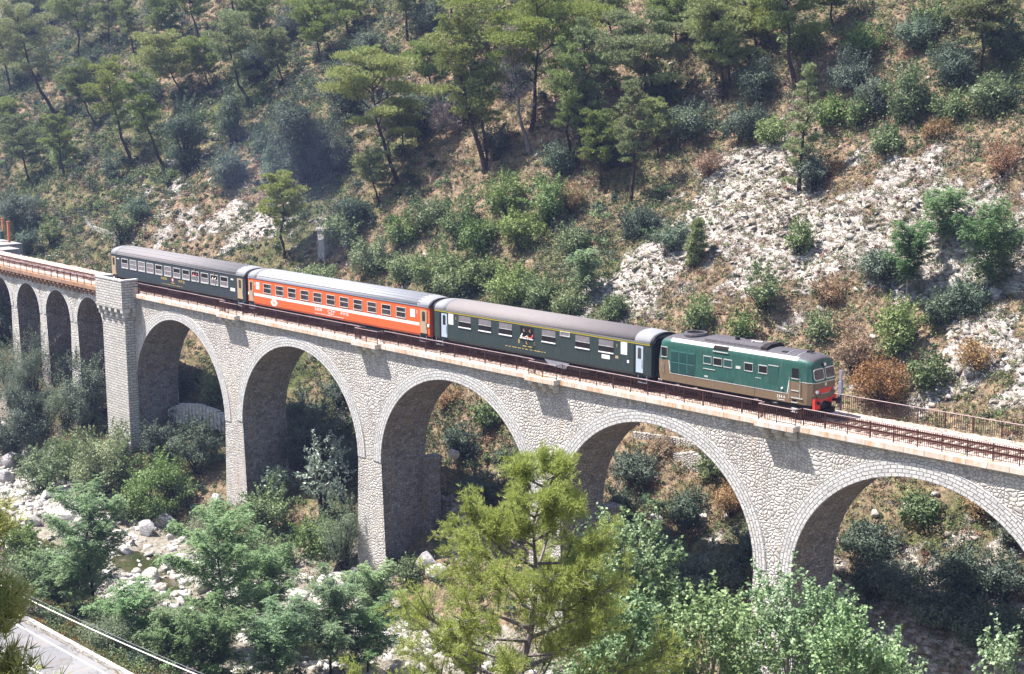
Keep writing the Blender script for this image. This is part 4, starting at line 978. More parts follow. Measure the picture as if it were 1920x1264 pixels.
# plan: nose rounded toward both ends
st = [(-h, .30, 3.80, 3.35), (-h + .12, .16, 3.88, 3.42), (-h + .45, .04, 3.98, 3.48), (-h + 1.1, 0, 4.06, 3.5), (-h + 1.9, 0, 4.1, 3.5), (h - 1.9, 0, 4.1, 3.5), (h - 1.1, 0, 4.06, 3.5), (h - .45, .04, 3.98, 3.48), (h - .12, .16, 3.88, 3.42), (h, .30, 3.80, 3.35)]
# the front leans back above the waist: shift x of upper points
def shear(p, sg):
    z_ = p[2]; d = 0
    if z_ > 2.35: d = (z_ - 2.35) * .20
    elif z_ < 1.5: d = (1.5 - z_) * .18
    return (p[0] - sg * d, p[1], p[2])
def band(zlo, zhi, name, mat, x_from=-h, x_to=h, inflate=0.0):
    """strip of the body shell between two heights (straight sided part)"""
    m = MB(); secs = [(a, i_) for a, i_, _, _ in st]
    ring = []
    zs = [z_ for z_ in (zlo, 1.5, 2.35, zhi) if zlo <= z_ <= zhi]; zs = sorted(set(zs))
    for a, ins in secs:
        ring.append((a, -(hw - ins) - inflate))
    path = ring + [(a, -b) for a, b in ring[::-1]]
    path.append(path[0])
    for (xa, ya), (xb, yb) in zip(path[:-1], path[1:]):
        for z0, z1 in zip(zs[:-1], zs[1:]):
            def S(xx, yy, zz):
                sg = 1 if xx > h - 1.2 else (-1 if xx < -h + 1.2 else 0)
                k = max(0, (abs(xx) - (h - 1.2)) / 1.2); q = shear((xx, yy, zz), sg * min(1, k)); 
                return (q[0] + (inflate if xx > 0 else -inflate) * (abs(xx) > h - .2), q[1], q[2])
            m.poly([S(xa, ya, z0), S(xb, yb, z0), S(xb, yb, z1), S(xa, ya, z1)], 0)
    return m.build(name, M[mat], loco, weld=True)
band(.90, 2.35, 'lower_body', 'isab'); band(2.351, 3.36, 'upper_body', 'teal')
def S3(xx, yy, zz):
    sg = 1 if xx > 0 else -1; k = min(1, max(0, (abs(xx) - (h - 1.2)) / 1.2)); return shear((xx, yy, zz), sg * k)
m = MB(); R = []
for a, ins, zt, zee in st:
    w_ = hw - ins; R.append([S3(a, -w_, 3.361)] + [S3(a, -w_ * math.cos(t_), max(3.361, zee + (zt - zee) * math.sin(t_) ** .72)) for t_ in np.linspace(.05, math.pi - .05, 21)] + [S3(a, w_, 3.361)])
for r0, r1 in zip(R[:-1], R[1:]):
    for i in range(len(r0) - 1): m.poly([r0[i + 1], r0[i], r1[i], r1[i + 1]], 0 if not (4 <= i <= 17) else 1, None, True)
m.poly(R[0][::-1], 0); m.poly(R[-1], 0)
m.build('roof', [M['teal'], M['locoroof']], loco, weld=True)
# highlight along the roof shoulder, put into the colour as a pale strip
def shoulder(t0, t1, a0, a1, d, name, mat, zt=4.1):
    m = MB(); xs = np.linspace(a0, a1, 9); ts = np.linspace(t0, t1, 4)
    P = lambda xx, t_: (xx, -(hw + d) * math.cos(t_), 3.5 + (zt - 3.5 + d) * math.sin(t_) ** .72)
    for xa, xb in zip(xs[:-1], xs[1:]):
        for ta, tb in zip(ts[:-1], ts[1:]): m.poly([P(xa, ta), P(xb, ta), P(xb, tb), P(xa, tb)], 0, None, True)
    return m.build(name, M[mat], loco)
M['shoulder'] = paint('shoulder_highlight_and_pipe', (.50, .48, .42), .5, .3)
shoulder(.20, .62, -h + 1.25, h - 1.25, .006, 'shoulder_highlight', 'shoulder')
# lower brown continues along the side up to 1.5 m only between the cabs: green side panel over it
panel(loco, X(84.72), X(94.55), 1.50, 2.352, 'teal', 'side_panel', y=-hw, d=.006)
m = MB(); m.box(X(84.68), X(94.52), -hw - .012, -hw, 1.46, 1.498, 0); m.prism([(X(94.44), 1.46), (X(94.52), 1.46), (X(94.66), 2.35), (X(94.58), 2.35)], -hw - .012, -hw, 'y', 0)
m.prism([(X(84.68), 1.46), (X(84.76), 1.46), (X(84.62), 2.35), (X(84.54), 2.35)], -hw - .013, -hw, 'y', 0); m.build('trim_strip', M['frame'], loco)
# cab waist line trim round the nose
def trim(z0, z1, name, mat, d=.012, xmin=None):
    m = MB(); ring = [(a, -(hw - i_)) for a, i_, _, _ in st if a > h - 1.9]; ring = [(X(94.6), -hw)] + [r_ for r_ in ring if r_[0] > X(94.6)]; path = ring + [(a, -b) for a, b in ring[::-1]]
    for (xa, ya), (xb, yb) in zip(path[:-1], path[1:]):
        n_ = Vector((yb - ya, -(xb - xa), 0)).normalized() * d
        A = S3(xa, ya, z0); B = S3(xb, yb, z0); C_ = S3(xb, yb, z1); D_ = S3(xa, ya, z1)
        o_ = [(q[0] + n_.x, q[1] + n_.y, q[2]) for q in (A, B, C_, D_)]
        m.poly(o_, 0); m.poly([D_, C_, o_[2], o_[3]], 0); m.poly([A, B, o_[1], o_[0]][::-1], 0)
    return m.build(name, M[mat], loco)
trim(2.335, 2.375, 'waist_trim', 'frame')
# front: windscreens, red band, lamps
def frontpt(y_, z_):
    """x of the nose surface at (y,z)"""
    pts_ = [(h, hw - .30), (h - .12, hw - .16), (h - .45, hw - .04), (h - 1.1, hw)]
    ay = abs(y_)
    if ay <= pts_[0][1]: xx = h + .0
    else:
        xx = h - 1.1
        for (xa, ya), (xb, yb) in zip(pts_[:-1], pts_[1:]):
            if ya <= ay <= yb: xx = xa + (xb - xa) * (ay - ya) / (yb - ya); break
    return S3(xx, y_, z_)
def facepanel(poly, name, mat, d0, d1, parent=None, sub=None):
    """polygon in (y,z) wrapped onto the nose, thickness d0..d1 outward"""
    parent = parent or loco
    m = MB(); a = [frontpt(*q) for q in poly]; cy = sum(q[0] for q in poly) / len(poly); cz = sum(q[1] for q in poly) / len(poly); c_ = frontpt(cy, cz)
    f = lambda q, d: (q[0] + d, q[1] * (1 + d * .15), q[2])
    for i in range(len(a)):
        j = (i + 1) % len(a); m.poly([f(a[i], d1), f(a[j], d1), f(c_, d1)], 0); m.poly([f(a[j], d1), f(a[i], d1), f(a[i], d0), f(a[j], d0)], 0)
    return m.build(name, M[mat], parent)
def rr(y0, y1, z0, z1, r=.12, drop=0, n=4):
    P_ = []
    for cx_, cz_, a0 in ((y1 - r, z0 + r, -90), (y1 - r, z1 - r, 0), (y0 + r, z1 - r, 90), (y0 + r, z0 + r, 180)):
        for k in range(n + 1):
            t_ = rad(a0 + 90 * k / n); P_.append((cx_ + r * math.cos(t_), cz_ + r * math.sin(t_)))
    return P_
def split(poly):        # refine so that it bends round the corner
    out = []
    for p_, q_ in zip(poly, poly[1:] + poly[:1]):
        for k in range(3): out.append((p_[0] + (q_[0] - p_[0]) * k / 3, p_[1] + (q_[1] - p_[1]) * k / 3))
    return out
for sg in (-1, 1):
    y0, y1 = sorted((sg * .07, sg * 1.13))
    o = facepanel(split(rr(y0, y1, 2.50, 3.24, .14)), 'windscreen', 'frame', 0, .025)
    facepanel(split(rr(y0 + .06, y1 - .06, 2.56, 3.18, .11)), 'pane', 'glass', .02, .032, o)
facepanel([(-.07, 2.40), (.07, 2.40), (.07, 3.3), (-.07, 3.3)], 'centre_pillar', 'teal', 0, .03)
facepanel(split([(-1.16, 1.62), (1.16, 1.62), (1.10, 1.92), (-1.10, 1.92)]), 'red_band', 'red', 0, .02)
facepanel(split([(-1.2, 1.58), (1.2, 1.58), (1.2, 1.618), (-1.2, 1.618)]), 'band_trim', 'frame', 0, .03)
m = MB()                                 # brown apron below the band, bulging down in the middle
ap = [(-1.08, 1.575), (1.08, 1.575), (.9, 1.38), (.45, 1.24), (-.45, 1.24), (-.9, 1.38)]
facepanel(ap, 'apron', 'isab', 0, .08)
facepanel([(-1.12, .90), (-.78, .90), (-.72, 1.2), (-.4, 1.237), (.4, 1.237), (.72, 1.2), (.78, .90), (1.12, .90), (1.12, 1.37), (-1.12, 1.37)], 'buffer_beam', 'red', 0, .05)
m = MB(); m.box(h - .12, h + .03, -1.2, -.55, .62, 1.33, 0); m.box(h - .12, h + .03, .55, 1.2, .90, 1.33, 0); m.build('beam_plate', M['red'], loco)
for y_ in (-.98, .98):
    q = frontpt(y_, 1.78); m = MB(); m.cyl((q[0] + .05, q[1], q[2]), .13, .10, 'x', 16); o = m.build('headlamp', M['frame'], loco); m = MB(); m.cyl((q[0] + .105, q[1], q[2]), .10, .02, 'x', 16); m.build('lens', M['lamp'], o)
q = frontpt(0, 3.48); m = MB(); m.cyl((q[0] + .06, 0, 3.46), .14, .18, 'x', 16); o = m.build('headlamp', M['black'], loco); m = MB(); m.cyl((q[0] + .155, 0, 3.46), .11, .02, 'x', 16); m.build('lens', M['lamp'], o)
q = frontpt(0, 2.2); m = MB(); m.box(q[0], q[0] + .03, -.1, .1, 2.08, 2.28, 0); m.build('front_emblem', M['frame'], loco)
# face of the lower nose is dark underneath: coupling gear
m = MB(); m.box(h - .5, h - .1, -.9, .9, .35, .88, 0); m.cyl((h + .12, 0, 1.0), .07, .4, 'x', 8); m.prism([(h - .05, .2), (h + .05, .2), (h + .05, .55), (h - .05, .55)], -1.1, 1.1, 'y', 0)
for y_ in (-.45, -.3, .3, .45): m.tube([(h, y_, .95), (h + .16, y_, .75), (h + .1, y_, .5), (h - .02, y_, .6)], .03, 6)
m.build('coupling_gear', M['black'], loco)
buffer(loco, h + .0, 1); buffer(loco, -h, -1)
# side details
M['opening'] = M['interior']
def lwin(a, b, z0, z1, mat, name='side_window'):
    a, b = X(a), X(b); m = MB(); m.box(a - .02, b + .02, -hw - .03, -hw, z0 - .05, z0, 0); m.box(a - .02, b + .02, -hw - .03, -hw, z1, z1 + .05, 0); m.box(a - .02, a, -hw - .02, -hw, z0 + .001, z1 - .001, 0); m.box(b, b + .02, -hw - .02, -hw, z0 + .001, z1 - .001, 0)
    o = m.build(name, M['frame'], loco); m = MB(); m.box(a, b, -hw - .012, -hw, z0 + .002, z1 - .002, 0); p_ = m.build('pane' if mat != 'louvre' else 'grille', M[mat], o)
    if mat == 'louvre':
        m = MB()
        for k in range(6): z_ = z0 + .04 + k * (z1 - z0 - .06) / 6; m.box(a + .02, b - .02, -hw - .025, -hw - .0125, z_, z_ + .03, 0)
        m.build('slats', M['tealdk'], o)
lwin(87.62, 88.26, 2.57, 3.04, 'louvre'); lwin(88.46, 89.16, 2.56, 3.03, 'interior'); lwin(89.34, 90.0, 2.56, 3.03, 'louvre'); lwin(91.04, 91.7, 2.55, 3.03, 'interior'); lwin(92.2, 92.86, 2.56, 3.02, 'interior')
panel(loco, X(90.33), X(90.72), 2.55, 2.74, 'frame', 'name_plate', y=-hw, d=.02); panel(loco, X(92.98), X(93.76), 1.92, 3.12, 'tealdk', 'filter_grille', y=-hw, d=.012)
m = MB(); m.box(X(92.96), X(93.78), -hw - .03, -hw, 3.123, 3.17, 0); m.build('grille_cap', M['frame'], loco)
m = MB(); m.box(X(84.70), X(86.9), -hw - .02, -hw, 1.56, 3.14, 0); g_ = m.build('radiator_grille', M['teal'], loco)
for i in range(3):
    for j in range(2):
        a = X(84.74) + i * .72; z_ = 1.60 + j * .77; m = MB(); m.box(a, a + .66, -hw - .028, -hw - .0205, z_, z_ + .71, 0); o = m.build('louvre_panel', M['louvre'], g_); m = MB()
        for k in range(9): m.box(a + .03, a + .63, -hw - .05, -hw - .0285, z_ + .03 + k * .075, z_ + .055 + k * .075, 0)
        m.build('slats', M['tealdk'], o)
lwin(83.9, 84.42, 2.58, 3.22, 'interior', 'cab_window')
m = MB(); m.box(X(94.72), X(95.42), -hw - .014, -hw + .05, 1.25, 3.30, 0); d_ = m.build('cab_door', M['teal'], loco); m = MB(); m.box(X(94.73), X(95.41), -hw - .018, -hw - .0145, 1.25, 2.34, 0); m.build('door_lower', M['isab'], d_)
m = MB(); m.box(X(94.83), X(95.33), -hw - .03, -hw - .0145, 2.56, 3.20, 0); m.build('pane', M['interior'], d_); m = MB(); m.box(X(94.80), X(95.36), -hw - .04, -hw - .0145, 2.50, 2.555, 0); m.build('sill', M['frame'], d_)
for xx in (94.66, 95.48):
    m = MB(); m.tube([(X(xx), -hw - .05, 1.2), (X(xx), -hw - .05, 2.6)], .018, 6); m.build('grab_rail', M['frame'], loco)
for z_, w_ in ((1.25, .9), (1.72, .6)): panel(loco, X(94.8), X(94.8) + w_, z_, z_ + .05, 'frame', 'foot_plate', y=-hw, d=.05)
for k, z_ in enumerate((.98, 1.12 - .9 + .35, .35)):
    m = MB(); m.box(X(94.85), X(95.3), -hw - .05, -hw + .2, z_ - .02, z_ + .02, 0); m.build('cab_step', M['frame'], loco)
for z_ in (.99, 1.31): m = MB(); m.box(X(94.88), X(95.22), -hw - .006, -hw, z_, z_ + .16, 0); m.build('step_opening', M['interior'], loco)
panel(loco, X(87.6), X(88.6), 2.18, 2.22, 'frame', 'rain_strip', y=-hw - .006, d=.03); panel(loco, X(87.7), X(88.0), 1.62, 1.74, 'frame', 'data_plate', y=-hw - .006, d=.01)
for a, b in ((88.9, 89.2), (89.6, 90.1)): panel(loco, X(a), X(b), 1.56, 1.82, 'tealdk', 'filler_flap', y=-hw - .006, d=.012)
panel(loco, X(91.88), X(91.91), .95, 3.35, 'tealdk', 'panel_joint', y=-hw - .006, d=.003); panel(loco, X(87.45), X(87.48), 1.55, 3.35, 'tealdk', 'panel_joint', y=-hw - .006, d=.003)
panel(loco, X(91.95), X(92.4), 2.16, 2.2, 'frame', 'lettering_bar', y=-hw - .006, d=.006)
textobj('334.4', .26, M['white'], loco, X(94.0), 1.2, -hw - .008, width=.62); panel(loco, X(93.75), X(94.3), .99, 1.02, 'white', 'number_line', y=-hw, d=.006)
m = MB(); m.cyl((X(94.1), -hw - .04, 1.78), .07, .07, 'y', 10); m.build('side_lamp', M['lamp'], loco)
# dark opening on the shoulder
shoulder(.10, .52, X(88.42), X(89.66), .02, 'shoulder_vent', 'interior'); m = MB(); m.box(X(88.4), X(89.68), -hw - .05, -hw - .0, 3.46, 3.51, 0); m.build('vent_sill', M['frame'], loco)
# roof fittings: fan ring, raised hood, whistle
m = MB(); c = (X(85.8), .0, 4.13); K_ = 28; prof = [(.62, -.10), (.62, .17), (.78, .17), (.84, .05), (.84, -.10)]
for i in range(K_):
    a0, a1 = 2 * math.pi * i / K_, 2 * math.pi * (i + 1) / K_
    for (ra_, za), (rb_, zb) in zip(prof[:-1], prof[1:]):
        m.poly([(c[0] + ra_ * math.cos(a0), ra_ * math.sin(a0), c[2] + za), (c[0] + ra_ * math.cos(a1), ra_ * math.sin(a1), c[2] + za), (c[0] + rb_ * math.cos(a1), rb_ * math.sin(a1), c[2] + zb), (c[0] + rb_ * math.cos(a0), rb_ * math.sin(a0), c[2] + zb)][::-1], 0, None, True)
o = m.build('fan_ring', M['locoroof'], loco); m = MB(); m.cyl((c[0], 0, c[2] + .02), .62, .03, 'z', 24); m.cyl((c[0], 0, c[2] + .1), .14, .1, 'z', 12)
for k in range(6):
    a = k * math.pi / 3; m.tube([(c[0], 0, c[2] + .09), (c[0] + .6 * math.cos(a), .6 * math.sin(a), c[2] + .09)], .03, 5)
m.build('fan', M['black'], o)
m = MB(); m.prism([(-.95, 3.95), (-.9, 4.14), (-.45, 4.27), (.45, 4.27), (.9, 4.14), (.95, 3.95)], X(87.3), X(92.4), 'x', 0); m.build('engine_hood', M['locoroof'], loco)
m = MB(); m.prism([(-.98, 3.93), (-.94, 4.16), (-.47, 4.32), (.47, 4.32), (.94, 4.16), (.98, 3.93)], X(92.0), X(92.5), 'x', 0); m.build('hood_end', M['black'], loco)
m = MB(); m.cyl((X(89.6), -.3, 4.36), .16, .18, 'z', 12); m.cyl((X(89.9), .35, 4.36), .14, .16, 'z', 12); m.build('exhaust_stack', M['black'], loco)
m = MB(); m.tube([(X(91.0), -.35, 4.3), (X(91.6), -.2, 4.33)], .07, 8); m.cyl((X(90.95), -.37, 4.33), .12, .12, 'z', 12); m.build('pale_pipe', M['shoulder'], loco)
for y_ in (-.12, .12):
    m = MB(); m.cyl((X(95.1), y_, 4.12), .06, .16, 'z', 8); m.tube([(X(95.1), y_, 4.2), (X(95.45), y_, 4.16)], [.04, .07], 8); m.build('horn', M['black'], loco)
m = MB()
for xx in (94.15, 94.95):
    R = [(X(xx), -(hw + .012) * math.cos(t_), 3.49 + (4.1 - 3.47) * math.sin(t_) ** .72 - (.03 if xx > 94.5 else 0)) for t_ in np.linspace(.5, math.pi - .5, 14)]
    m.tube(R, .022, 5)
m.build('roof_seam', M['frame'], loco)
m = MB(); m.box(X(93.6), X(94.0), -.85, -.6, 4.02, 4.07, 0); m.build('roof_hatch', M['black'], loco)
m = MB(); m.box(-h + .3, h - .35, -1.1, 1.1, .62, .898, 0); m.box(-1.6, 1.6, -1.3, 1.3, .34, .618, 0); m.build('underframe', M['black'], loco)
for xx in (-h + 2.5, h - 2.5): bogie(loco, xx, 2.3, wheel=.50)
for xx in (85.3, 86.9, 92.0, 93.5):
    m = MB(); m.cyl((X(xx), -1.2, .72), .05, .1, 'y', 8); m.box(X(xx) - .25, X(xx) + .1, -1.22, -1.15, .66, .71, 0); m.build('lifting_lug', M['frame'], loco)
m = MB()
for z_ in (2.2,):
    m.tube([(X(83.95), -hw - .04, 1.5), (X(83.95), -hw - .05, 2.1), (X(84.1), -hw - .05, 2.15), (X(84.1), -hw - .04, 1.5)], .015, 5)
m.build('grab_rail', M['frame'], loco)
# ---------------------------------------------------------------- plants
def leafmat(name, cols, trans=.25, rough=.55, spec=.3, attr=None):
    cols = [tuple(min(.6, v * 1.22) for v in q) for q in cols]
    t = NT(name); g = t.n('ShaderNodeNewGeometry'); oi = t.n('ShaderNodeObjectInfo')
    f = t.math('ADD', t.math('MULTIPLY', g.outputs['Random Per Island'], .6), t.math('MULTIPLY', oi.outputs['Random'], .4))
    c = t.ramp(f, [(i / (len(cols) - 1), q) for i, q in enumerate(cols)])
    hs = t.n('ShaderNodeHueSaturation'); t.l(c, hs.inputs['Color']); t.l(t.math('ADD', t.math('MULTIPLY', t.math('FRACT', t.math('MULTIPLY', oi.outputs['Random'], 17.3)), .032), .484), hs.inputs['Hue']); t.l(t.math('ADD', t.math('MULTIPLY', t.math('FRACT', t.math('MULTIPLY', oi.outputs['Random'], 31.7)), .35), .72), hs.inputs['Saturation']); c = hs.outputs[0]
    if attr:
        a = t.n('ShaderNodeAttribute', attribute_name=attr); c = t.mix(1, t.ramp(g.outputs['Random Per Island'], [(0, .6), (1, 1.0)]), a.outputs['Color'], 'MULTIPLY')
    b = t.bsdf(c, rough, None, 0, spec)
    tr = t.n('ShaderNodeBsdfTranslucent'); t.l(c, tr.inputs[0]); m = t.n('ShaderNodeMixShader'); m.inputs[0].default_value = trans
    t.l(b.outputs[0], m.inputs[1]); t.l(tr.outputs[0], m.inputs[2]); t.l(m.outputs[0], t.out.inputs[0]); return t.m
LM = dict(
    pine=leafmat('pine_needles', [(.07, .095, .03), (.15, .19, .055), (.24, .28, .085), (.34, .37, .13)], .35),
    fgpine=leafmat('near_pine_needles', [(.12, .14, .028), (.24, .27, .05), (.36, .38, .09), (.46, .44, .15)], .38),
    dpine=leafmat('dead_twigs', [(.16, .12, .13), (.26, .20, .21), (.34, .27, .28)], .05),
    oak=leafmat('oak_leaves', [(.025, .042, .028), (.055, .082, .05), (.10, .135, .085), (.15, .19, .13)], .15, .6, .25),
    leafy=leafmat('bright_leaves', [(.05, .08, .025), (.10, .15, .045), (.16, .22, .07), (.24, .30, .12)], .3, .55, .3),
    fgleaf=leafmat('near_bright_leaves', [(.05, .09, .04), (.11, .175, .075), (.21, .29, .13), (.36, .44, .26)], .3, .5, .4),
    locust=leafmat('locust_leaves', [(.05, .10, .045), (.11, .19, .075), (.19, .29, .12), (.29, .40, .19)], .45, .55),
    willow=leafmat('willow_leaves', [(.045, .068, .035), (.085, .12, .065), (.14, .18, .10), (.22, .26, .16)], .2),
    dry=leafmat('dry_leaves', [(.10, .05, .022), (.20, .10, .04), (.28, .17, .07), (.13, .13, .045)], .15),
    silver=leafmat('silvery_leaves', [(.05, .09, .05), (.16, .22, .15), (.34, .40, .30), (.55, .60, .50)], .2, .35, .6),
    scrub=leafmat('scrub_leaves', [(.1, .1, .1), (.2, .2, .2)], .15, .6, .2, 'tint'),
)
LM['wpine'] = LM['pine2'] = LM['ypine'] = LM['pine']
def bark(name, a, b):
    t = NT(name); n = t.noise(t.mapping(t.obj, (6, 6, 1.2)), 2, 4, .6).outputs[0]; t.bsdf(t.mix(t.ramp(n, [(.35, 0), (.7, 1)]), a, b), .9, t.bump(n, .6, .04), 0, .1); return t.m
BK = dict(pine=bark('pine_bark', (.030, .022, .020), (.085, .062, .055)), grey=bark('grey_bark', (.10, .085, .08), (.26, .22, .21)), dark=bark('dark_bark', (.02, .016, .015), (.06, .048, .042)), pale=bark('pale_bark', (.28, .25, .22), (.42, .38, .34)))
def unit(v): return v / (np.linalg.norm(v, axis=-1, keepdims=True) + 1e-9)
def leafquads(P, Nrm, size, g, aspect=.5):
    """diamond leaves at P facing Nrm"""
    n = len(P); r = g.normal(size=(n, 3)); a = unit(np.cross(Nrm, r)); b = unit(np.cross(Nrm, a)); s = (size * g.uniform(.65, 1.35, (n, 1)))
    V = np.stack([P - a * s * .5, P + b * s * .5 * aspect + Nrm * s * .08, P + a * s * .5, P - b * s * .5 * aspect + Nrm * s * .08], 1)
    return V.reshape(-1, 3)
def spikes(P, D, ln, wd, g, k, spread=.7):
    """k needle blades per point fanning round D"""
    n = len(P); P = np.repeat(P, k, 0); D = unit(np.repeat(D, k, 0) + g.normal(size=(n * k, 3)) * spread); r = unit(np.cross(D, g.normal(size=(n * k, 3))))
    L = ln * g.uniform(.6, 1.2, (n * k, 1)); V = np.stack([P - r * wd / 2, P + r * wd / 2, P + D * L + r * wd * .18, P + D * L - r * wd * .18], 1)
    return V.reshape(-1, 3)
def quadmesh(name, V, mat): return mesh_np(name, V, np.arange(len(V)).reshape(-1, 4), [mat])
def ellip(g, n, c, r, lo=.6, up=.25):
    d = unit(g.normal(size=(n, 3)) + np.array([0, 0, up])); f = g.uniform(lo, 1.05, (n, 1)) 
    return c + d * r * f, d
def limb(mb, pts, r0, r1, k=6):
    n = len(pts); mb.tube(pts, [r0 + (r1 - r0) * (i / (n - 1)) ** .8 for i in range(n)], k, 0, False)
def grow_pine(g, h, w, lean, wide=False, young=False, dead=False, fork=False, res=1.0, near=False):
    """trunk builder and needle quads, lean is toward -x"""
    mb = MB(); r0 = .017 * h + .06; T = np.linspace(0, 1, 9)
    jit = g.normal(size=(9, 2)) * .012 * h; jit[0] = 0
    def tr(t, o=0):
        e = 1 - (1 - t) ** (1.9 if lean > .8 else 1.3)
        j = np.array([np.interp(t, T, jit[:, 0]), np.interp(t, T, jit[:, 1])])
        hook = (.10 * h * math.sin(math.pi * min(1, t * 2.2)) if wide and abs(lean) > 1.5 else 0)
        return np.array([-lean * e + j[0] - 0 * hook + o * math.sin(math.pi * t), j[1] + o * .4 * t, h * t])
    trunks = [tr] + ([lambda t: tr(t, .09 * h) * np.array([1, 1, .86])] if fork else [])
    Q = []
    cf = .28 if wide else (.08 if young else .36)
    for ti, tf in enumerate(trunks):
        limb(mb, [tf(t) for t in np.linspace(0, .97, 12)], r0 * (1 - .25 * ti), .025, 7)
        nb = int((15 if wide else (26 if young else 22)) * (1 if not near else 2.4))
        for i in range(nb):
            u = (i + g.uniform(0, 1)) / nb; t = cf + (1 - cf) * (u ** (.75 if wide else .95))
            az = i * 2.4 + g.uniform(-.5, .5)
            if wide: prof = .55 + .5 * math.sin(math.pi * min(1, u * 1.05))
            elif young or near: prof = (1.05 - u) ** .7 * min(1, .45 + u * 2.5)
            else: prof = (.35 + .75 * math.sin(math.pi * (.18 + .72 * u))) * g.uniform(.55, 1.1)
            Lb = w / 2 * prof * g.uniform(.7, 1.1); p = tf(min(.99, t)); el = g.uniform(.05, .5) + (.35 * u if not wide else .15)
            d = np.array([math.cos(az) * math.cos(el), math.sin(az) * math.cos(el), math.sin(el)])
            bend = np.array([0, 0, -.12 * Lb]) if not wide else np.array([0, 0, .08 * Lb])
            q1 = p + d * Lb * .5 + bend; q2 = p + d * Lb + bend * .2
            limb(mb, [p, q1, q2], .012 * Lb + .03, .015, 5)
            if dead:
                for _ in range(9):
                    f = g.uniform(.2, 1); a = p + (q2 - p) * f; e2 = unit(d + g.normal(size=3) * .7) * Lb * .35; limb(mb, [a, a + e2 * .5 + [0, 0, .03], a + e2], .022, .008, 4)
                n = int(70 * res); P = p + (q2 - p) * g.uniform(.3, 1.1, (n, 1)) + g.normal(size=(n, 3)) * Lb * .16
                Q.append(spikes(P, np.tile(d, (n, 1)), .35, .035, g, 2, .8)); continue
            if near:
                subs = []
                for _ in range(int(5 + Lb * 3)):
                    f = g.uniform(.35, 1.0); a = p + (q2 - p) * f + bend * .3; e2 = unit(d * .8 + g.normal(size=3) * .6 + [0, 0, .15]) * min(1.3, Lb * .45) * g.uniform(.5, 1)
                    limb(mb, [a, a + e2 * .5, a + e2], .028, .010, 4); subs.append((a, a + e2))
                for a, b in subs + [(q1, q2)]:
                    m = int(22 * res); f = g.uniform(.25, 1.02, (m, 1)); P = a + (b - a) * f + g.normal(size=(m, 3)) * .10
                    # short twigs carrying brushes of needles
                    Q.append(spikes(P, np.tile(unit(b - a) * .7 + [0, 0, .5], (m, 1)), .17, .016, g, 9, .75))
                continue
            pads = [(q2, .30), (q1 + (q2 - q1) * .35, .26)] + ([(q1, .2)] if Lb > 1.2 else [])
            for c, s_ in pads:
                rr_ = max(.38, Lb * s_ * (1.75 if wide else 1.45)); c = c + g.normal(size=3) * .15 * rr_ + [0, 0, .1]
                n = max(12, int(46 * rr_ * rr_ * res * (1.2 if wide else 1.1) + 16)); P, dd = ellip(g, n, c, np.array([rr_, rr_, rr_ * (.26 if wide else .38)]), .35, .6)
                Q.append(spikes(P, dd * .6 + [0, 0, .6], .30, .085, g, 5, .65))
    if not dead and not near:
        for tf in trunks:
            n = int(60 * res); P, dd = ellip(g, n, tf(.97), np.array([w * .1 + .2, w * .1 + .2, .07 * h if not wide else .5]), .2, .4); Q.append(spikes(P, dd + [0, 0, .6], .34, .05, g, 5, .7))
    return mb, np.concatenate(Q)
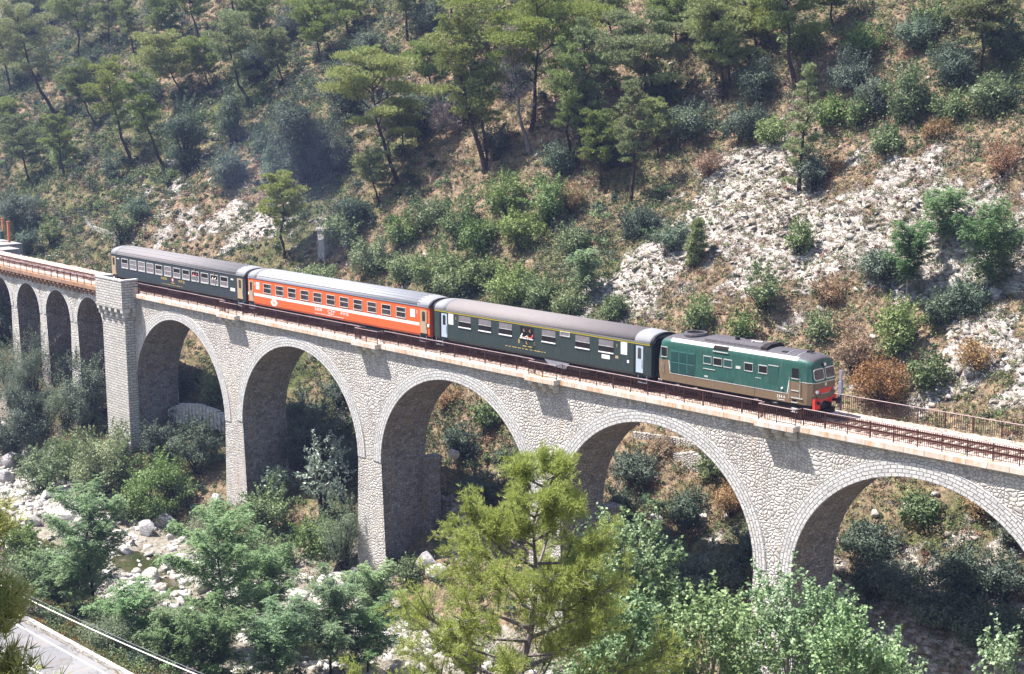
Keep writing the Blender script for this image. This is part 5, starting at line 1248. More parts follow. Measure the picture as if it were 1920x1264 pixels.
def grow_bush(g, h, w, kind):
    """trunk builder and leaf quads for the round leafy kinds"""
    mb = MB(); Q = []
    P_ = dict(oak=(.16, .62, 1.25), leafy=(.22, .6, 1.0), willow=(.15, .32, 1.15), dry=(.14, .55, .7), silver=(.34, .35, .6))[kind]
    ls, asp, dens = P_
    nc = int(7 + 1.3 * w * max(1, h / w) ** .7); nc = min(nc + 3, 26)
    z0 = .12 * h
    for i in range(nc):
        d = unit(g.normal(size=3)); f = g.uniform(.25, .80) ** .8; zc = h * (.47 + .45 * d[2] * f)
        k = .8 + .2 * math.sin(math.pi * min(1, max(0, zc / h)))
        c = np.array([d[0] * w * .5 * f * k, d[1] * w * .5 * f * k, zc]); r = np.array([1, 1, .85]) * w * g.uniform(.12, .30) * (1.1 - .3 * f); r[2] = max(r[2], h * .09)
        if kind == 'silver': r = r * .7
        top = h - c[2]; r[2] = min(r[2], max(.2, top))
        area = 4 * math.pi * r[0] * r[2]; n = max(25, int(area / (ls * ls) * 1.15 * dens)); P, dd = ellip(g, n, c, r, .5, .35)
        if kind == 'silver':
            Q.append(spikes(P[::3], dd[::3] + [0, 0, .3], .42, .13, g, 5, .8))
        else: Q.append(leafquads(P, unit(dd + [0, 0, .45] + g.normal(size=dd.shape) * .55), ls, g, asp))
        limb(mb, [np.array([0, 0, 0]) + g.normal(size=3) * [.06 * w, .06 * w, 0], c * [.5, .5, .55], c], .02 * h + .02, .012, 5)
    for _ in range(int(10 + 5 * w)):
        a = g.uniform(0, 6.28); el = g.uniform(.1, 1.3); d = np.array([math.cos(a) * math.cos(el), math.sin(a) * math.cos(el), math.sin(el)]); c = np.array([0, 0, h * .4]) + d * np.array([w * .42, w * .42, h * .52]); L = g.uniform(.15, .38) * min(w, h)
        m = max(8, int(L / ls * 9)); f = g.uniform(-.3, 1, (m, 1)); PP = c + unit(d + g.normal(size=3) * .35 + [0, 0, .4]) * L * f + g.normal(size=(m, 3)) * (.06 + .07 * L) * (1.2 - f)
        Q.append(leafquads(PP, unit(g.normal(size=(m, 3)) + [0, 0, .5]), ls, g, asp))
    n = int(w * w * 26 * dens); a = g.uniform(0, 2 * math.pi, n); rr_ = w * .5 * np.sqrt(g.uniform(0, 1, n)) * .85; P = np.stack([rr_ * np.cos(a), rr_ * np.sin(a), g.uniform(.02, .45, n) * h], -1)
    if kind != 'silver': Q.append(leafquads(P, unit(g.normal(size=(n, 3)) + [0, 0, .4]), ls, g, asp))
    return mb, np.concatenate(Q)
def grow_locust(g, h, w, near=False):
    mb = MB(); Q = []; T = [np.array([g.normal() * .02 * h * t, g.normal() * .02 * h * t, h * t]) for t in np.linspace(0, .93, 8)]; limb(mb, T, .012 * h + .04, .02, 6)
    nb = int(15 + h * 1.8)
    for i in range(nb):
        t = .22 + .76 * (i + g.uniform()) / nb; p = np.array([np.interp(t * h, [q[2] for q in T], [q[0] for q in T]), np.interp(t * h, [q[2] for q in T], [q[1] for q in T]), t * h * .95])
        az = i * 2.4 + g.uniform(-.4, .4); prof = math.sin(math.pi * (.15 + .75 * (t - .2) / .8)) ** .6; L = w * .5 * prof * g.uniform(.5, 1.2); el = g.uniform(.2, .95)
        d = np.array([math.cos(az) * math.cos(el), math.sin(az) * math.cos(el), math.sin(el)]); q = p + d * L; limb(mb, [p, p + d * L * .5 + [0, 0, .05 * L], q], .03, .01, 4)
        for f in np.linspace(.3, 1.05, max(3, int(L * 2.6))):
            c = p + d * L * f; rr_ = g.uniform(.35, .62) * (1.15 - .35 * f) * (1 + .06 * w)
            nf = int(7 + 11 * rr_)                      # fronds: a drooping rib with paired leaflets
            for _ in range(nf):
                a2 = g.uniform(0, 2 * math.pi); fd = unit(np.array([math.cos(a2), math.sin(a2), g.uniform(-.5, .8)])); ln = rr_ * g.uniform(.7, 1.5); m = 7 if not near else 10
                tt = np.linspace(.15, 1, m)[:, None]; P = c + g.normal(size=3) * .12 + fd * ln * tt + np.array([0, 0, -1]) * (tt ** 2) * ln * .35; side = unit(np.cross(fd, [0, 0, 1]))
                PP = np.concatenate([P + side * .06, P - side * .06]); Q.append(leafquads(PP, unit(np.array([0, 0, 1]) + g.normal(size=PP.shape) * .45), .15, g, .55))
    return mb, np.concatenate(Q)
CATS = dict(pine='pine tree', wpine='pine tree', pine2='pine tree', ypine='pine tree', dpine='dead tree', oak='evergreen bush', leafy='leafy bush', silver='leafy bush', willow='bush', dry='dry bush', locust='locust tree')
NAMES = dict(pine='pine_tree', wpine='pine_tree', pine2='pine_tree', ypine='pine_tree', dpine='dead_tree', oak='evergreen_shrub', leafy='leafy_shrub', silver='leafy_shrub', willow='willow_shrub', dry='dry_shrub', locust='locust_tree')
GR = dict(pine='pines on the hillside', wpine='pines on the hillside', pine2='pines on the hillside', ypine='pines on the hillside', dpine='leafless trees on the hillside', oak='dark evergreen bushes', leafy='leafy bushes', silver='leafy bushes', willow='grey green bushes', dry='dry brown bushes', locust='feathery locust trees')
SCRLEFT = rad(48.486)
def plant(kind, s, l, h, w_, lean, label, i, rot=None, z=None, mat=None):
    g = np.random.default_rng(1000 + i); x, y, _ = W(s, l, 0); zz = float(H(s, l)) - .15 if z is None else z
    if 'silver' in label: kind = 'silver'
    root = empty(NAMES[kind], (float(x), float(y), zz), 0); tag(root, label, CATS[kind], GR[kind])
    bk = BK['pine']; h = max(h, .8) + .15
    if kind in ('pine', 'wpine', 'pine2', 'ypine', 'dpine'):
        root.rotation_euler.z = SCRLEFT if lean <= 0 else SCRLEFT + math.pi
        mb, Q = grow_pine(g, h, w_ * 1.12, abs(lean), kind == 'wpine', kind == 'ypine', kind == 'dpine', kind == 'pine2' or 'twin' in label)
        if kind == 'dpine': bk = BK['grey']
    elif kind == 'locust':
        mb, Q = grow_locust(g, h, w_ * 1.15); bk = BK['pale'] if 'pale' in label or 'sapling' in label else BK['dark']; root.rotation_euler.z = g.uniform(0, 6)
    else:
        mb, Q = grow_bush(g, h, w_ * 1.08, kind); bk = BK['dark']; root.rotation_euler.z = g.uniform(0, 6)
    mb.build('trunk' if kind not in ('oak', 'leafy', 'silver', 'willow', 'dry') else 'stem', bk, root)
    link('crown' if 'pine' in kind or kind in ('locust',) else 'foliage', quadmesh('foliage', Q, mat or LM[kind]), root)
    return root
for i, (kind, s, l, h, w_, lean, label) in enumerate(PLANTS): plant(kind, s, l, h, w_, lean, label, i)
# ---- foreground trees on the near bank
def fg(name, label, s, l, mb, Q, bk, mat, group, cat, rz=0):
    x, y, _ = W(s, l, 0); root = empty(name, (float(x), float(y), float(H(s, l)) - .2), rz); tag(root, label, cat, group); mb.build('trunk', bk, root); link('crown', quadmesh('crown', Q, mat), root); return root
def big_pine(g, h, w_, cl, lean, res=1.0):
    """a near pine whose lower trunk is bare: the crown fills the top cl metres"""
    mb, Q = grow_pine(g, cl, w_, lean, young=True, near=True, res=res)
    off = h - cl; V = [(a, b, c + off) for a, b, c in mb.v]; mb.v = V; Q = Q + np.array([0, 0, off])
    limb(mb, [np.array([.1, 0, 0]), np.array([0, .1, off * .5]), np.array([0, 0, off + .1])], .30, .20, 10)
    return mb, Q
g = np.random.default_rng(77)
mb, Q = big_pine(g, 21.7, 12.6, 13.4, -1.4, 1.45)
fg('pine_tree', 'big yellow green pine in the foreground, in front of the middle arches', 118.6, -51.4, mb, Q, BK['grey'], LM['fgpine'], 'near trees', 'pine tree', SCRLEFT)
mb, Q = big_pine(g, 15.2, 3.6, 9.0, .2, .8)
fg('pine_tree', 'very near pine whose needle branches reach in from the left edge', 133.5, -75.4, mb, Q, BK['pine'], LM['fgpine'], 'near trees', 'pine tree')
def near_leaf(g, h, w_, cl, ls=.15):
    mb = MB(); Q = []; off = h - cl
    limb(mb, [np.array([0, 0, 0]), np.array([.2, .1, off * .6]), np.array([0, 0, off + cl * .6])], .16, .05, 8)
    for i in range(int(46 * w_ * cl / 20)):
        az = g.uniform(0, 6.28); u = g.uniform(0, 1); rr_ = w_ * .5 * math.sqrt(g.uniform(.05, 1)) * (1 - .75 * max(0, u - .45)); c = np.array([rr_ * math.cos(az), rr_ * math.sin(az), off + cl * (u * .95)])
        st_ = np.array([c[0] * .3, c[1] * .3, c[2] - cl * .3]); limb(mb, [st_, (st_ + c) / 2 + [0, 0, .1], c], .035, .01, 4)
        for _ in range(9):            # leafy shoots
            d = unit(np.array([c[0], c[1], 0]) * .35 + g.normal(size=3) * .5 + [0, 0, .9]); L = g.uniform(.5, 1.1); n = int(L * 30); f = g.uniform(0, 1, (n, 1)); P = c + g.normal(size=3) * .3 + d * L * f + g.normal(size=(n, 3)) * .07
            Q.append(leafquads(P, unit(g.normal(size=(n, 3)) * .7 + [0, -.2, .7]), ls, g, .72))
    return mb, np.concatenate(Q)
for i, (s, l, h, w_, cl, lab) in enumerate([(112.8, -38.4, 20.2, 4.6, 7.5, 'leafy bright tree right of the foreground pine, its top reaching the fourth arch'), (117.6, -39.5, 18.0, 4.8, 6.5, 'leafy bright tree below the fourth arch at the bottom edge'),
        (117.5, -34.3, 18.4, 4.6, 6.5, 'leafy bright tree hiding the foot of the fourth pier'), (116.0, -42.8, 18.2, 3.6, 7.5, 'leafy tree close behind the right side of the foreground pine'), (119.6, -31.0, 17.9, 3.4, 6.0, 'leaf tips right of the fourth pier at the bottom edge'), (121.5, -36.5, 17.6, 3.4, 5.0, 'low leafy crown at the bottom edge right of the fourth pier'), (125.5, -33.3, 18.6, 1.6, 4.0, 'slim bright sprig near the bottom right corner')]):
    g = np.random.default_rng(500 + i); mb, Q = near_leaf(g, h, w_, cl); fg('broadleaf_tree', lab, s, l, mb, Q, BK['pale'], LM['fgleaf'], 'near broadleaf trees', 'leafy tree')
# ---------------------------------------------------------------- ground cover
CP = np.array(co.matrix_world.translation); R3 = np.array(co.matrix_world.to_3x3()); 
def inview(s, l, z, m=.12):
    x, y, _ = W(s, l, 0); d = np.stack([x, y, z], -1) - CP; c = d @ R3; u = c[:, 0] / -c[:, 2] * 2881.7 / 960; v = c[:, 1] / -c[:, 2] * 2881.7 / 632
    return (np.abs(u) < 1 + m) & (np.abs(v) < 1 + m * 2) & (c[:, 2] < 0)
def scatter(n, seed, s0=-200, s1=122, l0=2.8, l1=80, dens=None):
    g = np.random.default_rng(seed); s = g.uniform(s0, s1, n); l = g.uniform(l0, l1, n); z = H(s, l); k = inview(s, l, z)
    if dens is not None: k &= g.uniform(0, 1, n) < dens(s, l)
    s, l, z = s[k], l[k], z[k]; x, y, _ = W(s, l, 0); return g, s, l, z, np.stack([x, y, z], -1)
def greenness(s, l): return np.clip(.42 + .25 * ss(36, 44, l) * ss(40, 60, s) + .25 * ss(10, 30, s) * (1 - ss(55, 66, s)) * (1 - ss(32, 38, l)) + 1.1 * (fbm(s * .06, l * .08, 41, 3) - .35) + .12 * ss(-10, -40, s) - .25 * ss(55, 80, s) * (1 - ss(38, 48, l)), .05, 1)
def blob(P, size, tint, g, ls, per, upb=.5, spk=False):
    """leafy cushions; P centres, size radii, tint colours"""
    n = len(P); k = per; c = np.repeat(P, k, 0); r = np.repeat(size, k)[:, None]; d = unit(g.normal(size=(n * k, 3)) + [0, 0, upb]); d[:, 2] = np.abs(d[:, 2]); pos = c + d * r * [1, 1, .85] * g.uniform(.35, 1.05, (n * k, 1))
    lsz = ls if not hasattr(ls, '__len__') else np.repeat(ls, k)[:, None]
    V = spikes(pos, d * .5 + [0, 0, .9], lsz, np.asarray(lsz) * .09, g, 1, .5) if spk else leafquads(pos, unit(d + g.normal(size=d.shape) * .6), lsz, g, .6)
    T = np.repeat(np.repeat(tint, k, 0), 4, 0); return V, T
def stuff(name, label, V, T, mat):
    me = quadmesh(name, V, mat); a = me.color_attributes.new('tint', 'FLOAT_COLOR', 'POINT'); a.data.foreach_set('color', np.concatenate([T, np.ones((len(T), 1))], 1).astype(np.float32).ravel()); return tag(link(name, me), label, kind='stuff')
PAL = np.array([(.045, .070, .034), (.080, .115, .045), (.125, .165, .06), (.19, .22, .085), (.11, .125, .09), (.20, .16, .09), (.25, .16, .10), (.20, .10, .07), (.22, .19, .18)])
def mixpal(g, gr, n):
    w0 = np.stack([gr * 2, gr * 2.2, gr * 1.6, .5 + gr * 0, .25 + gr * 0, (1 - gr) * 1.1, (1 - gr) * .9, (1 - gr) * .35, .25 + gr * 0], -1); c = np.cumsum(w0, 1); c /= c[:, -1:]; u = g.uniform(0, 1, (n, 1)); return PAL[np.argmax(u < c, 1)] * g.uniform(.85, 1.55, (n, 1))
def keep(s, l): return np.where(rockmask(s, l) > .5, .12, .60 + .40 * greenness(s, l)) * (1 - .5 * ss(60, 75, s) * (1 - ss(36, 42, l)))
g, s, l, z, P = scatter(42000, 1, dens=lambda s, l: keep(s, l)); sz = (.3 + 1.1 * g.uniform(0, 1, len(s)) ** 2) * (.8 + .5 * greenness(s, l)); V1, T1 = blob(P, sz, mixpal(g, greenness(s, l), len(s)), g, .17 + .05 * (s < 0), 58)
stuff('scrub', 'low mixed green and brown scrub covering the hillside', V1, T1, LM['scrub']); print('scrub', len(s))
g, s, l, z, P = scatter(80000, 2, l0=2.6, dens=lambda s, l: np.clip(1.15 - greenness(s, l) - .5 * rockmask(s, l), .08, 1)); GP = np.array([(.48, .38, .20), (.38, .28, .15), (.32, .20, .13), (.26, .23, .12), (.52, .44, .28)])
V1, T1 = blob(P, g.uniform(.12, .42, len(s)), GP[g.integers(0, 5, len(s))] * g.uniform(.6, 1.1, (len(s), 1)), g, .36, 18, .4, True); stuff('dry_grass', 'dry straw coloured grass tufts on the hillside', V1, T1, LM['scrub']); print('grass', len(s))
g, s, l, z, P = scatter(60000, 21, 38, 122, 2.6, 62, dens=lambda s, l: .75 - .25 * rockmask(s, l)); V1, T1 = blob(P, g.uniform(.12, .48, len(s)), mixpal(g, np.clip(greenness(s, l) * .55, 0, 1), len(s)) * 1.15, g, .13, 20)
stuff('low_shrublets', 'small olive and brown shrublets dotted over the dry slope', V1, T1, LM['scrub']); print('shrublets', len(s))
def thicket_d(s, l):
    n = fbm(s * .10, l * .12, 91, 3); b = .06 + .55 * ss(26, 32, l) * ss(24, 4, s) + .5 * ss(8, 16, s) * ss(62, 54, s) * ss(37, 31, l) * ss(14, 19, l) + .5 * ss(42, 47, l) * ss(0, 30, s) + .5 * ss(10, 7, l) * ss(20, 26, s) + .4 * ss(-30, -40, s)
    return np.clip(b * (n > .43) * (1 - .9 * (rockmask(s, l) > .45)), 0, 1)
GPAL = np.array([(.030, .052, .036), (.045, .075, .045), (.070, .105, .050), (.10, .14, .06), (.12, .17, .075), (.10, .11, .06), (.15, .13, .11)])
def thicket(name, label, args, kw, size, per, ls, cl=6):
    g, s, l, z, P = scatter(*args, **kw); n = len(s); R0 = g.uniform(*size, n); base = GPAL[g.integers(0, len(GPAL), n)] * g.uniform(.9, 1.8, (n, 1))
    C = np.repeat(P, cl, 0) + unit(g.normal(size=(n * cl, 3))) * np.repeat(R0, cl)[:, None] * [.75, .75, .5] * g.uniform(.3, 1.1, (n * cl, 1)) + np.repeat(R0, cl)[:, None] * [0, 0, .5]
    r = np.repeat(R0, cl) * g.uniform(.3, .62, n * cl); V, T = blob(C, r, np.repeat(base, cl, 0) * g.uniform(.8, 1.25, (n * cl, 1)), g, ls, per); stuff(name, label, V, T, LM['scrub']); print(name, n)
thicket('thicket', 'dense tangled evergreen and leafy thicket between the trees on the hillside', (5200, 31), dict(dens=thicket_d), (.7, 1.7), 55, .19)
thicket('thicket', 'tangled green thicket along the river banks and pier feet', (1500, 32, -40, 122, -34, 2.2), dict(dens=lambda s, l: np.where((l > -35.4) & (l < -19.5), .8, np.where((l > -8) & (s < 30), .6, np.where(l > -4.5, .22, 0)))), (.5, 1.3), 60, .16)
# banks by the river and the near verge
g, s, l, z, P = scatter(9000, 3, -40, 122, -46, 2.4, dens=lambda s, l: np.where((l > -20.5) & (l < -8), .08, np.where((l < -42.6) | (l > -35.6), .95, 0))); V1, T1 = blob(P, g.uniform(.3, 1.25, len(s)), mixpal(g, np.full(len(s), .75), len(s)), g, .15, 80)
stuff('bank_scrub', 'low green scrub along the river banks', V1, T1, LM['scrub'])
g, s, l, z, P = scatter(9000, 4, 20, 122, -36, -26); V1, T1 = blob(P, g.uniform(.1, .35, len(s)), np.array([(.42, .25, .10), (.40, .14, .06), (.30, .28, .10), (.16, .22, .07)])[g.integers(0, 4, len(s))], g, .32, 12, .4, True); stuff('verge_grass', 'orange and green grass on the road verge', V1, T1, LM['scrub'])
# loose stones
def stones(name, label, P, size, g, mat, flat=.6):
    base = np.array([(-1, -1, -1), (1, -1, -1), (1, 1, -1), (-1, 1, -1), (-1, -1, 1), (1, -1, 1), (1, 1, 1), (-1, 1, 1)], float) * .5
    fc = np.array([(0, 3, 2, 1), (4, 5, 6, 7), (0, 1, 5, 4), (1, 2, 6, 5), (2, 3, 7, 6), (3, 0, 4, 7)])
    n = len(P); q = g.normal(size=(n, 8, 3)) * .16; sc = np.stack([g.uniform(.7, 1.4, n), g.uniform(.6, 1.1, n), g.uniform(.3, .8, n) * flat / .6], -1) * size[:, None]
    B = (base[None] * np.array([1, 1, 1]) + q) * sc[:, None, :]; B[:, 4:, :2] *= .72; a = g.uniform(0, 6.28, n); ca_, sa = np.cos(a)[:, None], np.sin(a)[:, None]
    X_ = B[:, :, 0] * ca_ - B[:, :, 1] * sa; Y_ = B[:, :, 0] * sa + B[:, :, 1] * ca_; tl = g.normal(size=(n, 1)) * .35; Z_ = B[:, :, 2] + X_ * tl; V = np.stack([X_, Y_, Z_], -1) + P[:, None, :]
    F_ = (fc[None] + 8 * np.arange(n)[:, None, None]).reshape(-1, 4); me = mesh_np(name, V.reshape(-1, 3), F_, [mat]); return tag(link(name, me), label, kind='stuff')
def stonemat(name, cols):
    t = NT(name); gg = t.n('ShaderNodeNewGeometry'); c = t.ramp(gg.outputs['Random Per Island'], [(i / (len(cols) - 1), q) for i, q in enumerate(cols)]); n = t.noise(t.pos, 4, 5, .65).outputs[0]
    t.bsdf(t.mix(.55, c, t.ramp(n, [(.3, .5), (.7, 1)]), 'MULTIPLY'), .9, t.bump(n, .6, .08), 0, .15); return t.m
M['scree'] = stonemat('scree_stone', [(.22, .195, .18), (.36, .325, .29), (.31, .275, .235), (.28, .23, .175), (.44, .41, .365)]); M['cobble'] = stonemat('river_cobble', [(.24, .22, .19), (.42, .40, .37), (.62, .60, .57), (.34, .30, .25)])
g, s, l, z, P = scatter(42000, 6, -90, 122, 2.6, 60, dens=lambda s, l: np.clip(rockmask(s, l) * 1.3 - .25, .01, 1)); stones('scree', 'pale loose stones lying on the bare parts of the slope', P + [0, 0, .0], g.uniform(.1, .55, len(s)) ** 1.9 * 1.9 + .06, g, M['scree'], .45); print('scree', len(s))
g, s, l, z, P = scatter(26000, 7, -40, 122, -22.5, -6, dens=lambda s, l: np.where(H(s, l) < -21.75, .06, .12 + .8 * (fbm(s * .3, l * .3, 71, 2) > .52))); stones('river_cobbles', 'white cobbles covering the river bed', P, g.uniform(.12, .8, len(s)) ** 2.2 * 1.5 + .07, g, M['cobble'], .5); print('cobbles', len(s))
# ---------------------------------------------------------------- river, boulders, road, small things
def water_mat():
    t = NT('clear_river_water'); n = t.noise(t.pos, 2.2, 3).outputs[0]; a = t.noise(t.pos, .25, 3).outputs[0]
    t.bsdf(t.ramp(a, [(.35, (.05, .042, .018)), (.6, (.022, .032, .012))]), .06, t.bump(n, .25, .05), 0, .6); return t.m
M['water'] = water_mat()
ws = np.linspace(-70, 125, 60); wl = np.linspace(-24, -7, 8); A_, B_ = np.meshgrid(ws, wl, indexing='ij'); X, Y, _ = W(A_, B_, 0)
idx = np.arange(A_.size).reshape(A_.shape); F = np.stack([idx[:-1, :-1], idx[1:, :-1], idx[1:, 1:], idx[:-1, 1:]], -1).reshape(-1, 4)
tag(link('water', mesh_np('water', np.stack([X, Y, X * 0 - 21.70], -1).reshape(-1, 3), F, [M['water']])), 'shallow brown green river water between the boulders', kind='structure')
def rockmat(name, a, b, c):
    t = NT(name); n = t.noise(t.obj, .9, 6, .65).outputs[0]; n2 = t.noise(t.mapping(t.obj, (1, 1, 4), (.5, .4, 0)), 2.2, 5, .7, .6).outputs[0]
    col = t.mix(t.ramp(n2, [(.4, 0), (.62, 1)]), t.ramp(n, [(.3, a), (.6, b)]), c)
    t.bsdf(col, .88, t.bump(t.math('ADD', n, t.math('MULTIPLY', n2, .6)), .6, .12), 0, .15); return t.m
M['boulder'] = rockmat('white_boulder', (.40, .38, .35), (.60, .58, .55), (.22, .195, .165)); M['boulder_d'] = rockmat('grey_boulder', (.26, .25, .25), (.46, .45, .45), (.18, .16, .15))
import bmesh
def boulder(s, l, size, kind, label, seed, ground=None):
    g = random.Random(seed); b = bmesh.new(); bmesh.ops.create_icosphere(b, subdivisions=4, radius=1)
    V = np.array([v.co[:] for v in b.verts]); o = np.array([g.uniform(0, 50) for _ in range(3)])
    # facets: cut by a few planes, then gentle noise
    for _ in range(9):
        n = unit(np.array([g.gauss(0, 1), g.gauss(0, 1), g.gauss(0, .8) + .3])); d = g.uniform(.55, .85); k = V @ n - d; V = V - np.where(k > 0, k * .85, 0)[:, None] * n
    V = V * (1 + (.12 if kind != 'slab' else .34) * (fbm(V[:, 0] * 2 + o[0], V[:, 1] * 2 + V[:, 2] * 1.7 + o[1], seed, 3) - .5))[:, None]
    hgt = {'slab': .22, 'd': .42, '': .40}[kind]; V = V * np.array([size * .5, size * .5 * g.uniform(.55, .85), size * hgt])
    for v, q in zip(b.verts, V): v.co = q
    for f in b.faces: f.smooth = True
    me = bpy.data.meshes.new('boulder'); b.to_mesh(me); b.free(); me.materials.append(M['boulder_d' if kind == 'd' else 'boulder'])
    x, y, _ = W(s, l, 0); ob = link('boulder', me); ob.location = (float(x), float(y), float(H(s, l)) + size * hgt * .35); ob.rotation_euler = (g.uniform(-.15, .15), g.uniform(-.15, .15), g.uniform(-.5, .5) + (0 if kind != 'slab' else .1)); tag(ob, label, 'boulder', 'large rocks')
BO = [(9.19, -14.83, 0.97, 'd', 'small dark boulder in the river by the left edge'), (15.5, -15.66, 1.78, '', 'white boulder at the left, left of the large pale slab'), (9.21, -11.34, 1.64, '', 'white boulder on the far river bank at the left, below the leafy bush'), (16.58, -12.7, 4.48, 'slab', 'large pale flat slab in the river bed at the left'), (5.1, -11.83, 0.89, '', 'small pale boulder near the left edge, behind the others'), (9.52, -10.19, 1.21, '', 'pale boulder touching the leafy bush at the left'),
(37.46, -15.12, 2.1, '', 'boulder on the near side of the green pool'), (36.83, -12.33, 2.28, '', 'boulder on the right side of the green pool'), (41.36, -14.15, 1.29, '', 'rounded boulder just downstream of the green pool'), (31.16, -11.49, 0.69, '', 'little white boulder standing in the green pool'), (40.43, -16.08, 1.47, '', 'boulder among cobbles between the two tall locust trees'), (28.76, -15.05, 3.04, 'slab', 'flat white slab behind the tall left locust tree'), (28.91, -12.95, 2.47, 'slab', 'flat slab on the far side of the tall left locust tree'), (44.49, -14.08, 2.49, '', 'big boulder behind the two stemmed locust tree'), (45.4, -16.99, 1.15, '', 'small boulder left of the two stemmed locust tree'), (45.81, -18.73, 0.96, '', 'small pale boulder at the near edge of the river bed'), (47.09, -14.33, 1.34, '', 'boulder hidden among the leaves of the two stemmed locust tree'),
(51.26, -10.11, 3.2, 'slab', 'white slab in front of the third pier, leftmost of three'), (51.33, -5.59, 3.82, 'slab', 'widest white slab close in front of the third pier'), (57.46, -6.84, 3.23, 'slab', 'white slab right of the third pier foot'), (63.54, -8.9, 2.58, 'slab', 'white slab just left of the foreground pine'), (54.94, -11.84, 1.64, '', 'boulder below the leftmost slab before the third pier'),
(57.39, -0.46, 2.34, 'd', 'grey rock against the back foot of the third pier'), (59.14, -0.9, 2.05, '', 'pale rock beside the third pier behind the foreground pine'), (26.71, -9.52, 2.33, 'd', 'dark rock at the far edge of the green pool'), (26.2, -7.12, 2.88, 'd', 'dark rock ledge below the small bright green bush'), (28.93, -3.19, 1.96, 'd', 'grey rock touching the second pier on its left'), (50.96, -3.24, 1.01, '', 'small pale rock at the left corner of the third pier'), (-1.09, -11.11, 2.3, 'd', 'dark rock on the far bank at the left edge'), (-6.27, -8.08, 2.98, 'd', 'large dark rock on the bank below the small arches'), (52.73, -15.09, 1.72, '', 'pale boulder near the bottom, right of the two stemmed locust tree'), (58.33, -12.34, 1.94, '', 'pale boulder near the bottom among locust leaves'),
(95.98, 11.32, 1.13, '', 'pale rock inside the fifth arch beside the small green bush'), (93.61, 10.95, 0.92, '', 'small pale rock inside the fifth arch at its left side'), (76.23, 7.2, 1.42, '', 'pale rock in the middle of the fourth arch'), (80.03, 8.44, 0.99, '', 'small rock right of the middle of the fourth arch'), (92.44, 28.81, 1.68, 'd', 'grey rock outcrop on the right slope near the feathery sapling'), (103.0, 13.7, 1.24, '', 'pale rock at the right edge just below the fifth arch ring')]
for i, b in enumerate(BO): boulder(*b, seed=900 + i)
for i, (s_, l_, z_, lab) in enumerate([(20.5, -12.0, 5.2, 'long flat white slab at the water edge on the left'), (41.5, -11.2, 4.6, 'white slab between the pool and the second pier'), (48.5, -12.5, 4.2, 'white slab among the locust leaves below the third pier'), (60.5, -11.5, 4.6, 'white slab at the bottom left of the foreground pine')]): boulder(s_, l_, z_, 'slab', lab, 950 + i)
# more white boulders strewn over the river bed, each one its own object
g = np.random.default_rng(15); cand = []
for _ in range(900):
    s, l = g.uniform(-5, 75), g.uniform(-22, -6.5)
    if all((s - b[0]) ** 2 + (l - b[1]) ** 2 > (.9) ** 2 for b in BO + cand) : cand.append((s, l, float(g.uniform(.35, 1.1)), '', ''))
    if len(cand) > 110: break
bme = []
for i, (s, l, sz, k, _) in enumerate(cand):
    boulder(s, l, sz, '', 'rounded white river boulder lying among many like it', 2000 + i)
for ob in list(COL.objects):
    if ob.name.startswith('boulder') and ob.get('label', '').startswith('rounded white river'): ob['group'] = 'rounded river boulders'
# road
M['road'] = rubble('worn_pale_road', 3.2, [(.19, .19, .20), (.25, .25, .26), (.21, .21, .21)], (.13, .13, .13), .01, .5, .6); M['line'] = plain('white_road_line', (.8, .8, .8), .6); M['asphalt'] = plain('grey_road_band', (.12, .12, .13), .9)
def strip(name, s0, s1, l0, l1, z, mat, label=None, kind='structure'):
    mb = MB(W); n = 60; xs = np.linspace(s0, s1, n)
    for a, b in zip(xs[:-1], xs[1:]): mb.poly([(a, l0, z), (b, l0, z), (b, l1, z), (a, l1, z)], 0, [(a, l0), (b, l0), (b, l1), (a, l1)])
    return tag(mb.build(name, mat), label, kind=kind)
strip('road', -60, 125, -42.4, -36.1, -14.93, M['road'], 'pale road on the near bank at the bottom left')
for l in (-39.6, -36.7): strip('road_marking', -60, 125, l, l + .12, -14.925, M['line'], 'white line painted on the pale road')
strip('road_band', -60, 125, -40.5, -39.9, -14.924, M['asphalt'], 'dark band along the pale road')  # plain darker strip laid along the road
mb = MB(W); mb.box(-60, 125, -36.08, -35.75, -15.3, -14.62, 0, 60); tag(mb.build('road_kerb_wall', M['boulder']), 'low pale kerb wall along the outer edge of the road', 'low wall')
# overhead cables with their wooden poles
r = empty('cable_line', tuple(float(q) for q in W(78, -57, -8))); tag(r, 'pair of overhead cables crossing the bottom left corner', 'cables')
def chd(o, r=r): o.parent = r; o.matrix_parent_inverse = Matrix.Translation(-r.location); return o
for nm, a, b, rr_ in (('thick_cable', (96.2, -56.1, 2.47), (108.2, -55.3, 2.12), .020), ('thin_cable', (93.6, -54.8, 1.65), (105.3, -53.0, .57), .009)):
    a = np.array(a); b = np.array(b); P = [a + (b - a) * t + np.array([0, 0, .35 * ((t - .5) ** 2 - .25)]) for t in np.linspace(-1.3, 2.0, 26)]
    mb = MB(W); mb.tube(P, rr_, 6); chd(mb.build(nm, M['white' if nm[:2] == 'th' and rr_ > .015 else 'silvertank']))
for t in (-1.3, 2.0):
    p = np.array((96.2, -56.1, 2.47)) + (np.array((12, .8, -.35))) * t; gz = float(H(p[0], p[1])); mb = MB(W); mb.tube([(p[0], p[1] + .5, gz - .3), (p[0], p[1] + .5, 4.2)], [.17, .11], 10); mb.box(p[0] - .06, p[0] + .06, p[1] - .4, p[1] + 2.6, 2.9, 3.05, 0); chd(mb.build('wooden_pole', BK['grey']))
M['palewall_'] = plain('old_white_concrete', (.27, .26, .25), .85, .1)
